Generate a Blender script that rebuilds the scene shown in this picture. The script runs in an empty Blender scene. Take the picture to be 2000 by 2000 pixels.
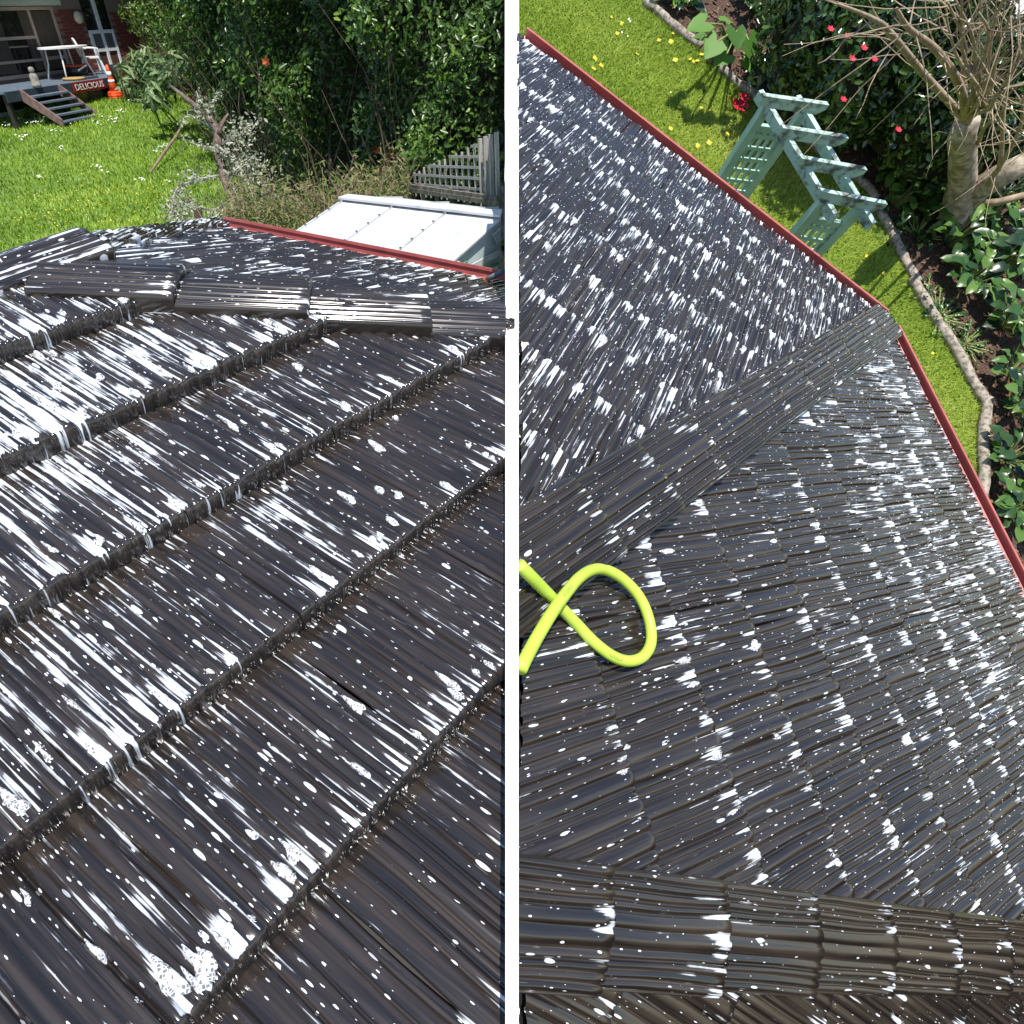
import bpy, bmesh, math, random
import numpy as np
from mathutils import Matrix, Vector
random.seed(7); RNG = np.random.default_rng(7)
S = bpy.context.scene; COL = S.collection

# ------------------------------------------------------------------ camera
FPX = 1400.0; CPX = 1000.0                      # focal length and centre for a 2000 px frame
WR = np.array([[0.9998, 0.0209, 0.0], [-0.0122, 0.5806, -0.8141], [-0.017, 0.8139, 0.5807]])
EYE = np.array([0.0, 0.0, 3.3])                 # the photographer, 3.3 m above the back lawn
cam = bpy.data.objects.new('camera', bpy.data.cameras.new('camera')); COL.objects.link(cam)
cam.matrix_world = Matrix.Translation(EYE) @ Matrix(WR.tolist()).to_4x4()
cam.data.sensor_width = 36; cam.data.lens = 36*FPX/2000; cam.data.clip_start = 0.02; cam.data.clip_end = 600
S.camera = cam
# ------------------------------------------------------------------ sky, sun, exposure
SUN = np.array([0.12, 0.52, 0.85]); SUN = WR @ (SUN/np.linalg.norm(SUN))
w = bpy.data.worlds.new('World'); S.world = w; w.use_nodes = True
nt = w.node_tree; bg = nt.nodes['Background']
sky = nt.nodes.new('ShaderNodeTexSky'); sky.sky_type = 'NISHITA'; sky.sun_disc = False
sky.sun_elevation = math.asin(SUN[2]); sky.sun_rotation = math.atan2(SUN[0], SUN[1])
sky.air_density = 1.0; sky.dust_density = 0.05; sky.ozone_density = 2.5
nt.links.new(sky.outputs[0], bg.inputs[0]); bg.inputs[1].default_value = 0.13
sl = bpy.data.lights.new('sun', 'SUN'); sl.energy = 4.8; sl.angle = math.radians(0.5); sl.color = (1.0, 0.95, 0.87)
so = bpy.data.objects.new('sun', sl); COL.objects.link(so); so.location = (0, -5, 12)
so.rotation_euler = Vector(SUN).to_track_quat('Z', 'Y').to_euler()
S.view_settings.view_transform = 'Standard'; S.view_settings.look = 'None'
S.view_settings.exposure = 0.55; S.view_settings.gamma = 1.0

# ------------------------------------------------------------------ helpers
def unit(v): v = np.asarray(v, float); return v/np.linalg.norm(v)
def ray(x, y): return WR @ np.array([(x-CPX)/FPX, -(y-CPX)/FPX, -1.0])
def at(x, y, depth): return EYE + ray(x, y)*depth                 # a point by sight line and depth
def on(x, y, n, c): r = ray(x, y); return EYE + r*((c - EYE @ n)/(r @ n))   # sight line meets plane n.X=c
def cv(v): return WR @ np.asarray(v, float)
def tag(o, label=None, cat=None, group=None, kind=None):
    for k, v in (('label', label), ('category', cat), ('group', group), ('kind', kind)):
        if v: o[k] = v
    return o
def empty(name, M=None):
    o = bpy.data.objects.new(name, None); COL.objects.link(o); o.empty_display_size = .1
    if M is not None: o.matrix_world = M
    return o
def fr(o, x, y, z): 
    M = Matrix.Identity(4)
    for i in range(3): M[i][0], M[i][1], M[i][2], M[i][3] = x[i], y[i], z[i], o[i]
    return M
def raw(name, V, Fc, m=None, parent=None, smooth=False, M=None):
    me = bpy.data.meshes.new(name); me.from_pydata([tuple(map(float, v)) for v in V], [], Fc); me.update()
    if smooth: me.polygons.foreach_set('use_smooth', [True]*len(me.polygons))
    return link(name, me, m, parent, M)
def link(name, me, m=None, parent=None, M=None):
    o = bpy.data.objects.new(name, me); COL.objects.link(o)
    if m is not None: me.materials.clear(); me.materials.append(m)
    if parent is not None: o.parent = parent
    if M is not None:
        if parent is None: o.matrix_world = M
        else: o.matrix_local = M
    return o
class MB:
    """collects shapes into one mesh"""
    def __init__(s): s.V = []; s.F = []
    def add(s, V, F): b = len(s.V); s.V += [tuple(map(float, v)) for v in V]; s.F += [tuple(i+b for i in f) for f in F]; return s
    def box(s, x0, x1, y0, y1, z0, z1):
        return s.add([(x0,y0,z0),(x1,y0,z0),(x1,y1,z0),(x0,y1,z0),(x0,y0,z1),(x1,y0,z1),(x1,y1,z1),(x0,y1,z1)],
                     [(0,3,2,1),(4,5,6,7),(0,1,5,4),(1,2,6,5),(2,3,7,6),(3,0,4,7)])
    def bar(s, a, b, wd, ht, upv=(0,0,1)):
        a = np.array(a, float); b = np.array(b, float); d = unit(b-a); sd = np.cross(d, upv)
        if np.linalg.norm(sd) < 1e-4: sd = np.cross(d, (0, 1, 0))
        sd = unit(sd); u = np.cross(sd, d); P = []
        for p in (a, b):
            for i, j in ((-1,-1),(1,-1),(1,1),(-1,1)): P.append(p + sd*i*wd/2 + u*j*ht/2)
        return s.add(P, [(0,1,2,3),(7,6,5,4),(0,4,5,1),(1,5,6,2),(2,6,7,3),(3,7,4,0)])
    def tube(s, pts, rad, n=6, caps=True):
        pts = [np.array(p, float) for p in pts]; k = len(pts)
        rad = [rad]*k if np.isscalar(rad) else rad; P = []; ref = np.array([.31, .17, .93])
        for i, p in enumerate(pts):
            d = unit(pts[min(i+1, k-1)] - pts[max(i-1, 0)]); a = ref - d*(ref@d)
            if np.linalg.norm(a) < .05: a = np.cross(d, (1, 0, 0))
            a = unit(a); ref = a; b = np.cross(d, a)
            for j in range(n):
                t = 2*math.pi*j/n; P.append(p + rad[i]*(a*math.cos(t) + b*math.sin(t)))
        Fc = [(i*n+j, i*n+(j+1) % n, (i+1)*n+(j+1) % n, (i+1)*n+j) for i in range(k-1) for j in range(n)]
        if caps: Fc += [tuple(range(n))[::-1], tuple(range((k-1)*n, k*n))]
        return s.add(P, Fc)
    def lathe(s, prof, n=14, o=(0, 0, 0)):
        P = [(o[0]+r*math.cos(2*math.pi*j/n), o[1]+r*math.sin(2*math.pi*j/n), o[2]+z) for r, z in prof for j in range(n)]
        k = len(prof); Fc = [(i*n+j, i*n+(j+1) % n, (i+1)*n+(j+1) % n, (i+1)*n+j) for i in range(k-1) for j in range(n)]
        return s.add(P, Fc + [tuple(range(n))[::-1], tuple(range((k-1)*n, k*n))])
    def prism(s, poly, vec):
        n = len(poly); P = [np.array(p, float) for p in poly]; v = np.array(vec, float)
        return s.add(P + [p+v for p in P], [tuple(range(n))[::-1], tuple(range(n, 2*n))] + [(i, (i+1) % n, n+(i+1) % n, n+i) for i in range(n)])
    def build(s, name, m=None, parent=None, smooth=False, M=None): return raw(name, s.V, s.F, m, parent, smooth, M)

# ------------------------------------------------------------------ materials
MATS = {}
def nodes(name):
    m = bpy.data.materials.new(name); m.use_nodes = True; t = m.node_tree
    return m, t, t.nodes['Principled BSDF']
def nd(t, typ, **kw):
    n = t.nodes.new(typ)
    for k, v in kw.items():
        if k[0] == '_': n.inputs[int(k[1:])].default_value = v
        else: setattr(n, k, v)
    return n
def mth(t, op, a, b=None, c=None, clamp=False):
    n = t.nodes.new('ShaderNodeMath'); n.operation = op; n.use_clamp = clamp
    for i, x in enumerate((a, b, c)):
        if x is None: continue
        if isinstance(x, (int, float)): n.inputs[i].default_value = x
        else: t.links.new(x, n.inputs[i])
    return n.outputs[0]
def step(t, x, lo, hi):
    n = t.nodes.new('ShaderNodeMapRange'); n.interpolation_type = 'SMOOTHSTEP'
    for i, v in ((0, x), (1, lo), (2, hi)):
        if isinstance(v, (int, float)): n.inputs[i].default_value = v
        else: t.links.new(v, n.inputs[i])
    return n.outputs[0]
def mixc(t, f, a, b):
    n = t.nodes.new('ShaderNodeMix'); n.data_type = 'RGBA'
    for i, v in ((0, f), (6, a), (7, b)):
        if isinstance(v, (int, float)): n.inputs[i].default_value = v
        elif isinstance(v, tuple): n.inputs[i].default_value = (*v, 1)
        else: t.links.new(v, n.inputs[i])
    return n.outputs[2]
def noise(t, vec, sc, det=3, rough=.55, dist=0):
    n = t.nodes.new('ShaderNodeTexNoise'); n.inputs['Scale'].default_value = sc; n.inputs['Detail'].default_value = det
    n.inputs['Roughness'].default_value = rough; n.inputs['Distortion'].default_value = dist
    if vec is not None: t.links.new(vec, n.inputs['Vector'])
    return n.outputs['Fac']
def scaled(t, vec, s, off=(0, 0, 0)):
    n = t.nodes.new('ShaderNodeMapping'); n.inputs['Scale'].default_value = s; n.inputs['Location'].default_value = off
    t.links.new(vec, n.inputs['Vector']); return n.outputs[0]
def bump(t, b, h, dist=.01, strg=.6):
    n = t.nodes.new('ShaderNodeBump'); n.inputs['Distance'].default_value = dist; n.inputs['Strength'].default_value = strg
    t.links.new(h, n.inputs['Height']); t.links.new(n.outputs[0], b.inputs['Normal'])
def mat(name, c1, c2=None, rough=.6, sc=20, stretch=(1, 1, 1), bmp=.0, spec=.5, lo=.35, hi=.65, metal=0.0):
    if name in MATS: return MATS[name]
    m, t, b = nodes(name); b.inputs['Roughness'].default_value = rough; b.inputs['Metallic'].default_value = metal
    b.inputs['Specular IOR Level'].default_value = spec
    tc = nd(t, 'ShaderNodeTexCoord'); v = scaled(t, tc.outputs['Object'], stretch); f = noise(t, v, sc, 5)
    t.links.new(mixc(t, step(t, f, lo, hi), c1, c2 or tuple(x*.75 for x in c1)), b.inputs['Base Color'])
    if bmp: bump(t, b, f, bmp)
    MATS[name] = m; return m
def leafmat(name, cols, rough=.4, trans=.3, spec=.5):
    m, t, b = nodes(name); a = nd(t, 'ShaderNodeAttribute'); a.attribute_name = 'rnd'
    r = nd(t, 'ShaderNodeValToRGB'); t.links.new(a.outputs['Fac'], r.inputs[0])
    el = r.color_ramp.elements
    while len(el) < len(cols): el.new(.5)
    for i, c in enumerate(cols): el[i].position = i/(len(cols)-1); el[i].color = (*c, 1)
    t.links.new(r.outputs[0], b.inputs['Base Color']); b.inputs['Roughness'].default_value = rough
    b.inputs['Specular IOR Level'].default_value = spec
    tr = nd(t, 'ShaderNodeBsdfTranslucent'); t.links.new(r.outputs[0], tr.inputs[0])
    mx = nd(t, 'ShaderNodeMixShader', _0=trans); t.links.new(b.outputs[0], mx.inputs[1]); t.links.new(tr.outputs[0], mx.inputs[2])
    t.links.new(mx.outputs[0], t.nodes['Material Output'].inputs[0]); MATS[name] = m; return m

def roof_material():
    """wet dark-brown pressed tiles with soap suds lying on them; pl = (across, down, place down the tile), den = how much suds"""
    m, t, b = nodes('wet_brown_tile_with_suds')
    pl = nd(t, 'ShaderNodeAttribute'); pl.attribute_name = 'pl'; P = pl.outputs['Vector']
    da = nd(t, 'ShaderNodeAttribute'); da.attribute_name = 'den'; den = da.outputs['Fac']
    ha = nd(t, 'ShaderNodeAttribute'); ha.attribute_name = 'rib'; rib = ha.outputs['Fac']
    sx = nd(t, 'ShaderNodeSeparateXYZ'); t.links.new(P, sx.inputs[0]); tt = sx.outputs[2]
    flat = nd(t, 'ShaderNodeCombineXYZ'); t.links.new(sx.outputs[0], flat.inputs[0]); t.links.new(sx.outputs[1], flat.inputs[1]); Q = flat.outputs[0]
    def n2(sc, off=(0, 0, 0), det=2, rough=.5):
        n = t.nodes.new('ShaderNodeTexNoise'); n.noise_dimensions = '2D'; n.inputs['Scale'].default_value = 1
        n.inputs['Detail'].default_value = det; n.inputs['Roughness'].default_value = rough
        t.links.new(scaled(t, Q, sc, off), n.inputs['Vector']); return n.outputs['Fac']
    s1 = n2((120, 2.6, 1), (0, 0, 0), 2.5, .6)
    s3 = n2((30, 9, 1), (4, 17, 0), 3, .6)
    big = n2((3.4, 2.2, 1), (2, 5, 0), 1)
    f = mth(t, 'MULTIPLY_ADD', s1, .66, mth(t, 'MULTIPLY_ADD', s3, .34, mth(t, 'MULTIPLY_ADD', big, .26, -.13)))
    acc = mth(t, 'MULTIPLY', step(t, tt, .70, .985), step(t, n2((34, 1.4, 1), (31, 7, 0), 1), .53, .60))
    f = mth(t, 'MULTIPLY_ADD', acc, .23, f)
    f = mth(t, 'MULTIPLY_ADD', rib, -.13, f)
    nose = step(t, tt, .99, 1.02); f = mth(t, 'MULTIPLY_ADD', nose, -.20, f)
    thr = mth(t, 'SUBTRACT', .690, mth(t, 'MULTIPLY', den, .205))
    thick = step(t, f, mth(t, 'ADD', thr, .01), mth(t, 'ADD', thr, .10)); mask = mth(t, 'MULTIPLY', step(t, f, thr, mth(t, 'ADD', thr, .012)), mth(t, 'MULTIPLY_ADD', thick, .52, .48))
    film = mth(t, 'MULTIPLY', step(t, f, mth(t, 'SUBTRACT', thr, .035), thr), .16)
    def drops(sc, off, rad, keep):
        v = nd(t, 'ShaderNodeTexVoronoi'); v.voronoi_dimensions = '2D'; v.inputs['Scale'].default_value = 1
        t.links.new(scaled(t, Q, sc, off), v.inputs['Vector'])
        cs = nd(t, 'ShaderNodeSeparateColor'); t.links.new(v.outputs['Color'], cs.inputs[0])
        rr = mth(t, 'MULTIPLY', cs.outputs[0], rad)
        d = mth(t, 'SUBTRACT', 1.0, step(t, v.outputs['Distance'], mth(t, 'MULTIPLY', rr, .8), rr))
        k = mth(t, 'GREATER_THAN', cs.outputs[1], mth(t, 'SUBTRACT', keep, mth(t, 'MULTIPLY', den, .06)))
        return mth(t, 'MULTIPLY', d, k)
    d1_ = drops((90, 20, 1), (3, 1, 0), .38, .982); d2_ = drops((250, 60, 1), (13, 5, 0), .40, .972)
    line = mth(t, 'MULTIPLY', mth(t, 'SUBTRACT', 1.0, step(t, tt, .012, .03)), step(t, s3, .46, .52))
    mask = mth(t, 'MAXIMUM', mask, mth(t, 'MAXIMUM', mth(t, 'MULTIPLY', mth(t, 'MAXIMUM', d1_, d2_), mth(t, 'MULTIPLY_ADD', nose, -.85, .9)), mth(t, 'MULTIPLY', line, .8)))
    vb = nd(t, 'ShaderNodeTexVoronoi'); vb.feature = 'DISTANCE_TO_EDGE'; vb.voronoi_dimensions = '2D'; vb.inputs['Scale'].default_value = 1
    t.links.new(scaled(t, Q, (150, 120, 1)), vb.inputs['Vector'])
    bub = mth(t, 'MULTIPLY', step(t, vb.outputs['Distance'], .10, .24), step(t, big, .40, .30))
    bub = mth(t, 'MULTIPLY', bub, mth(t, 'SUBTRACT', 1.05, den, None, True))
    g1 = n2((75, 2.2, 1), (1, 2, 0), 3, .6)
    brown = mixc(t, step(t, g1, .32, .72), (.014, .0113, .0102), (.038, .029, .0235))
    foam = mixc(t, mth(t, 'MULTIPLY', bub, .7), (.66, .70, .75), (.10, .10, .11))
    c = mixc(t, film, brown, (.42, .45, .50)); c = mixc(t, mask, c, foam)
    t.links.new(c, b.inputs['Base Color'])
    r = mth(t, 'MULTIPLY_ADD', mask, .40, mth(t, 'MULTIPLY_ADD', g1, .18, .08))
    t.links.new(r, b.inputs['Roughness']); b.inputs['Specular IOR Level'].default_value = .75
    bump(t, b, g1, .002, .35)
    return m
ROOF = roof_material()

# ------------------------------------------------------------------ roofs
def setattrs(me, pl, den, rib):
    a = me.attributes.new('pl', 'FLOAT_VECTOR', 'POINT'); a.data.foreach_set('vector', np.asarray(pl, 'f4').ravel())
    a = me.attributes.new('den', 'FLOAT', 'POINT'); a.data.foreach_set('value', np.asarray(den, 'f4').ravel())
    a = me.attributes.new('rib', 'FLOAT', 'POINT'); a.data.foreach_set('value', np.asarray(rib, 'f4').ravel())
def rib_profile(rg, width, res, amp=1.0):
    """uneven wood-grain ribs pressed across one tile: a few boards, each with ribs and furrows"""
    n = max(8, int(width/res)); u = np.linspace(0, width, n+1); z = np.zeros(n+1)
    cuts = [0.0]
    while cuts[-1] < width: cuts.append(cuts[-1] + rg.uniform(.085, .19))
    cuts[-1] = width
    if len(cuts) > 2 and cuts[-1]-cuts[-2] < .05: cuts.pop(-2)
    for a, b in zip(cuts[:-1], cuts[1:]):
        zo = rg.uniform(0, .007); x = a
        while x < b - 1e-6:
            wd = min(rg.choice([.012, .016, .021, .028, .040])*rg.uniform(.8, 1.2), b-x); h = rg.uniform(.5, 1.0)*min(.018, wd*.68)*amp
            k = (u >= x) & (u < x+wd+1e-9); q = (u[k]-x)/max(wd, 1e-6)
            z[k] = zo + h*np.abs(np.sin(np.pi*np.clip(q, 0, 1)))**.45
            x += wd
        z -= .008*np.exp(-((u-b)/.004)**2)
    return u, z
def slope(name, house, O, ex, dn, nn, inside, u0, u1, v0, v1, course, tw, res, den, seed, lim=300):
    """one roof face: boarding underneath plus single tiles. local x along the courses, y down the slope, z out of it"""
    M = fr(O, ex, dn, nn); rg = np.random.default_rng(seed)
    V = [(u0, v0, 0), (u1, v0, 0), (u1, v1, 0), (u0, v1, 0)]
    bm = bmesh.new(); bv = [bm.verts.new(v) for v in V]; bm.faces.new(bv)
    for (a, b, c) in inside: cut(bm, a, b, c)
    me = bpy.data.meshes.new('roof_slope'); bm.to_mesh(me); bm.free()
    sl_ = link('roof_slope', me, mat('roof_felt', (.012, .011, .011)), house, house.matrix_world.inverted() @ M)
    rows = [0, .12, .3, .5, .7, .86, .95, 1.0]; nose = [(.0045, -.0028), (.0095, -.011), (.0120, -.025), (.0125, -.041), (.0115, -.052)]
    k = 0; v = v0
    while v < v1:
        x = u0 - rg.uniform(0, tw)
        while x < u1:
            wd = tw*rg.uniform(.94, 1.06); cs = [(x, v), (x+wd, v), (x, v+course), (x+wd, v+course)]
            out = any(all(a*p+b*q > c for p, q in cs) for a, b, c in inside)
            if not out:
                u, z = rib_profile(rg, wd+.004, res)
                n = len(u); VV = []; PL = []; RB = []; ph = rg.uniform(0, 6); am = rg.uniform(.001, .0045)
                lift = rg.uniform(0, .0015); skew = rg.uniform(-.0015, .0015)
                zr = (z-z.min())/(np.ptp(z)+1e-6)
                for t in rows:
                    wv = am*np.sin(t*4.2+ph+u*9) + skew*t
                    VV.append(np.c_[x+u+wv, np.full(n, v+t*course), .004+lift+.047*t+z*(.45+.55*min(1, t*5))]); PL.append(np.full(n, t)); RB.append(zr)
                edge = rg.normal(0, .0012, n)
                for j, (dv, dz) in enumerate(nose):
                    am2 = (1, .85, .6, .4, .3)[j]
                    VV.append(np.c_[x+u+wv, v+course+dv+edge*.3+z*.12, .004+lift+.047+dz+z*am2]); PL.append(np.full(n, 1.0+.03*(j+1))); RB.append(zr)
                VV = np.concatenate(VV); PL = np.concatenate(PL); RB = np.concatenate(RB); R = len(rows)+len(nose)
                ctr = np.array([x+wd/2, v+course/2, 0.0])
                idx = np.arange(R*n).reshape(R, n)
                Fq = np.stack([idx[:-1, :-1], idx[1:, :-1], idx[1:, 1:], idx[:-1, 1:]], -1).reshape(-1, 4)
                if np.dot(np.cross(ex, dn), nn) > 0: Fq = Fq[:, ::-1]
                me = bpy.data.meshes.new('tile'); me.from_pydata((VV-ctr).tolist(), [], Fq.tolist())
                pl = np.c_[VV[:, 0]+seed*11.3, VV[:, 1]+seed*5.1+np.maximum(PL-1, 0)*.6, PL]
                setattrs(me, pl, den(VV[:, 0], VV[:, 1]), RB)
                cross = any(any(a*p+b*q > c for p, q in [(i-.01, j) for i, j in cs]+[(i+.01, j+.02) for i, j in cs]) for a, b, c in inside)
                if cross:
                    bm = bmesh.new(); bm.from_mesh(me)
                    for a, b, c in inside: cut(bm, a, b, c - a*ctr[0] - b*ctr[1])
                    nf = len(bm.faces); bm.to_mesh(me); bm.free()
                    if nf == 0: x += wd; continue
                me.polygons.foreach_set('use_smooth', [True]*len(me.polygons))
                link('tile', me, ROOF, sl_, Matrix.Translation(ctr)); k += 1
            x += wd
        v += course
    return sl_, k
def cut(bm, a, b, c):
    """keep a*x+b*y <= c"""
    l = math.hypot(a, b)
    bmesh.ops.bisect_plane(bm, geom=bm.verts[:]+bm.edges[:]+bm.faces[:], plane_co=(a*c/l/l, b*c/l/l, 0), plane_no=(a/l, b/l, 0), clear_outer=True)
def caps(house, A, B, nL, nR, length=.37, wing=.13, lift=.045, res=84, seed=1, den=.5, start=0.0, name='hip_cap', clip=None, skirt=.045):
    """overlapping ribbed cap tiles along the line A->B (A is the upper end)"""
    A = np.array(A, float); B = np.array(B, float); d = unit(B-A); L = np.linalg.norm(B-A); rg = np.random.default_rng(seed)
    aL = np.cross(nL, d); aL = unit(aL); aR = unit(np.cross(d, nR))
    mid = unit(nL+nR)
    if aL @ mid > 0 and False: pass
    s = start
    inv = house.matrix_world.inverted()
    while s < L:
        W_, PL, RB = [], [], []
        nseg = res; prof = []
        ribs = 5
        # cross-section from left skirt to right skirt
        prof += [(-wing, -skirt+.004, -1.0), (-wing, -skirt+.011, 1.4), (-wing, -.012, 1.4), (-wing+.003, -.003, .1)]
        for i in range(nseg+1):
            q = -1+2*i/nseg
            prof.append((q*(wing-.006), .013*abs(math.sin(q*ribs*math.pi+.3))**.5 - .008, abs(math.sin(q*ribs*math.pi+.3))))
        prof += [(wing-.003, -.003, .1), (wing, -.012, 1.4), (wing, -skirt+.011, 1.4), (wing, -skirt+.004, -1.0)]
        wob = rg.uniform(-.0015, .0015); am = rg.uniform(.002, .005); ph = rg.uniform(0, 6)
        ts = [0, .15, .35, .55, .75, .92, 1.0, 1.012, 1.02, 1.02]; dz = [0]*7 + [-.003, -.012, -.026]
        for t, z_ in zip(ts, dz):
            for (x, z, rb) in prof:
                side = aL if x < 0 else aR; nn = nL if x < 0 else nR
                e = min(1, abs(x)/.02); nv = unit(nn*e + mid*(1-e))
                wv = am*math.sin(t*5+ph+x*30) if abs(x) < wing-.01 else 0
                h = lift + .030*t + z + z_ if z > -.011 else z + lift + .024*t + (z_ if t > 1 else 0)*.3
                p = A + d*(s+t*length) + side*(abs(x)+wv*(1 if x > 0 else -1)*.5) + nv*h + mid*wob
                W_.append(p); PL.append((x*1.0+seed*3.7, s+t*length+seed*1.9+max(0, t-1)*2, min(t, 1)*.97+.03)); RB.append(rb)
        n = len(prof); idx = np.arange(len(ts)*n).reshape(len(ts), n)
        Fq = np.stack([idx[:-1, :-1], idx[1:, :-1], idx[1:, 1:], idx[:-1, 1:]], -1).reshape(-1, 4)
        ctr = A + d*(s+length/2)
        me = bpy.data.meshes.new(name); me.from_pydata((np.array(W_)-ctr).tolist(), [], Fq.tolist())
        setattrs(me, PL, [den]*len(W_), RB)
        bm = bmesh.new(); bm.from_mesh(me)
        if clip is not None:
            for (n_, c_) in clip:
                bmesh.ops.bisect_plane(bm, geom=bm.verts[:]+bm.edges[:]+bm.faces[:], plane_co=Vector(n_*(c_-ctr@n_)), plane_no=Vector(n_), clear_outer=True)
        bmesh.ops.recalc_face_normals(bm, faces=bm.faces); nf = len(bm.faces); bm.to_mesh(me); bm.free()
        if nf:
            me.polygons.foreach_set('use_smooth', [True]*len(me.polygons))
            link(name, me, ROOF, house, inv @ Matrix.Translation(ctr))
        s += length
def halfplane(O, ex, dn, p, q, inside_pt):
    """line through world points p,q as a*u+b*v<=c in the slope's own coordinates"""
    P = np.array([(p-O)@ex, (p-O)@dn]); Q = np.array([(q-O)@ex, (q-O)@dn]); I = np.array([(inside_pt-O)@ex, (inside_pt-O)@dn])
    a, b = (Q-P)[1], -(Q-P)[0]; c = a*P[0]+b*P[1]
    if a*I[0]+b*I[1] > c: a, b, c = -a, -b, -c
    l = math.hypot(a, b); return a/l, b/l, c/l
SEAM_N = cv((1, 0, 0)); SEAM_C = EYE @ SEAM_N       # the added white divider stands in this plane
def seamline(O, ex, dn, off, side):
    """stop a slope 'off' short of the added divider"""
    a = ex@SEAM_N; b = dn@SEAM_N; c = SEAM_C - O@SEAM_N
    l = math.hypot(a, b); a, b, c = a/l, b/l, c/l
    return (a, b, c-off) if side < 0 else (-a, -b, -c-off)
def gutter(house, A, B, out, up_, m, wd=.115, ht=.085):
    A = np.array(A, float); B = np.array(B, float); ctr = (A+B)/2
    prof = [(0, -.02), (0, -ht), (.03, -ht-.012), (wd*.75, -ht-.006), (wd, -.035), (wd, 0), (wd-.018, .004), (wd-.02, -.012), (wd-.012, -.016), (wd-.016, -.05), (.012, -ht+.012), (.012, -.02)]
    V = []; n = len(prof)
    for p in (A, B): V += [p - ctr + out*x + up_*z for x, z in prof]
    F_ = [(i, (i+1) % n, n+(i+1) % n, n+i) for i in range(n)] + [tuple(range(n)), tuple(range(n, 2*n))[::-1]]
    return raw('gutter', V, F_, m, house, False, house.matrix_world.inverted() @ Matrix.Translation(ctr))

def seamstop(p, d, off): return p + d*((SEAM_C - p@SEAM_N)/(d@SEAM_N) - off/abs(d@SEAM_N))   # walk along d up to the added divider
# ---- roof of the left-hand house part (photographed looking across it)
zA = np.array([0, 0, 1.0])
eA = np.array([.573576, .819152, 0]); gA = np.array([.819152, -.573576, 0]); PT = math.tan(math.radians(16.1))
dA1 = unit(gA - PT*zA); dA2 = unit(eA - PT*zA)
nA1 = unit(np.cross(eA, dA1)); nA1 *= np.sign(nA1[2]); nA2 = unit(np.cross(gA, dA2)); nA2 *= np.sign(nA2[2])
cA1 = EYE@nA1 - 1.2579
hipA = on(500, 597, nA1, cA1); cA2 = hipA@nA2
hA = unit(np.cross(nA1, nA2)); hA *= np.sign(hA[0])                 # hip runs down to the right
eaveA = on(427, 458, nA2, cA2); eaveA2 = eaveA + gA*4.2              # gutter line of the far face
# second hip: from the gutter corner back up to the ridge end
h2dir = unit(-gA*1 - eA*1 + PT*zA)                                  # up from the corner
cornerA = eaveA - gA*.10
def meet(p, d, q, e):
    A_ = np.c_[d, -e]; s_, _, _, _ = np.linalg.lstsq(A_, q-p, rcond=None); return p + d*s_[0]
apexA = meet(cornerA, unit(gA - eA + PT*zA), hipA, -hA)
houseA = empty('tiled_house', fr(apexA, (1,0,0), (0,1,0), (0,0,1)))
tag(houseA, 'dark tiled house roof covered in suds, in front of the lawn and brick house', 'house')
def denA1(u, v):
    P = O1[None, :] + np.outer(u, eA) + np.outer(v, dA1)
    x, y = P[:, 0], P[:, 1]
    return np.clip(1.16 - .70*np.clip((x+.25*(y-1)+1.0)/1.05, 0, 1), .15, 1.12) - .36*np.clip((.85-y)/.5, 0, 1)
O1 = hipA.copy()
in1 = [halfplane(O1, eA, dA1, hipA, hipA+hA, hipA+dA1), seamline(O1, eA, dA1, .004, -1)]
# course lines sit so that tile noses fall where the photograph has them
nose_ref = (on(500, 952, nA1, cA1) - O1)@dA1
v0 = nose_ref - .37*9
slope('near', houseA, O1, eA, dA1, nA1, in1, -2.6, 1.6, v0, nose_ref+.37*4, .37, .41, .0021, denA1, 1)
O2 = hipA.copy()
apA = apexA
in2 = [halfplane(O2, gA, dA2, hipA, hipA+hA, hipA+dA2), halfplane(O2, gA, dA2, cornerA, apexA, hipA+dA2*1.0+hA*.8), seamline(O2, gA, dA2, .008, -1)]
vE = (eaveA-O2)@dA2
slope('far', houseA, O2, gA, dA2, nA2, in2, -4.2, 3.5, vE-.37*12, vE-.01, .37, .41, .0045, lambda u, v: np.full(len(u), .72), 2)
# the third face falls away on the far side; only its rim shows behind the second hip
dA3 = unit(-gA - PT*zA); nA3 = unit(np.cross(eA, dA3)); nA3 *= np.sign(nA3[2]); O3 = apexA.copy()
in3 = [halfplane(O3, eA, dA3, cornerA, apexA, apexA+dA3)]
slope('rim', houseA, O3, eA, dA3, nA3, in3, -1.2, (cornerA-O3)@eA+.3, 0.02, .37*3+.02, .37, .41, .012, lambda u, v: np.full(len(u), .7), 3)
clipA = [(SEAM_N, SEAM_C-.02)]
caps(houseA, apexA + hA*.1, hipA + hA*1.6, nA2, nA1, seed=3, den=.62, start=.02, clip=clipA, lift=.06, skirt=.06, wing=.14)
caps(houseA, apexA + unit(cornerA-apexA)*.25, cornerA, nA3, nA2, seed=5, den=.95, wing=.12, lift=.06, res=64, skirt=.06)
caps(houseA, apexA - eA*1.2, apexA + eA*.12, nA3, nA1, seed=6, den=.8, wing=.13, res=64, name='ridge_cap')
RED = mat('red_gutter_paint', (.42, .115, .10), (.34, .095, .085), .45, 6, (1, 1, 1), 0)
gutter(houseA, eaveA - gA*.10 + zA*.07 + eA*.02, seamstop(eaveA, gA, .03) + zA*.07 + eA*.02, eA, zA, RED, .13, .11)
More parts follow.
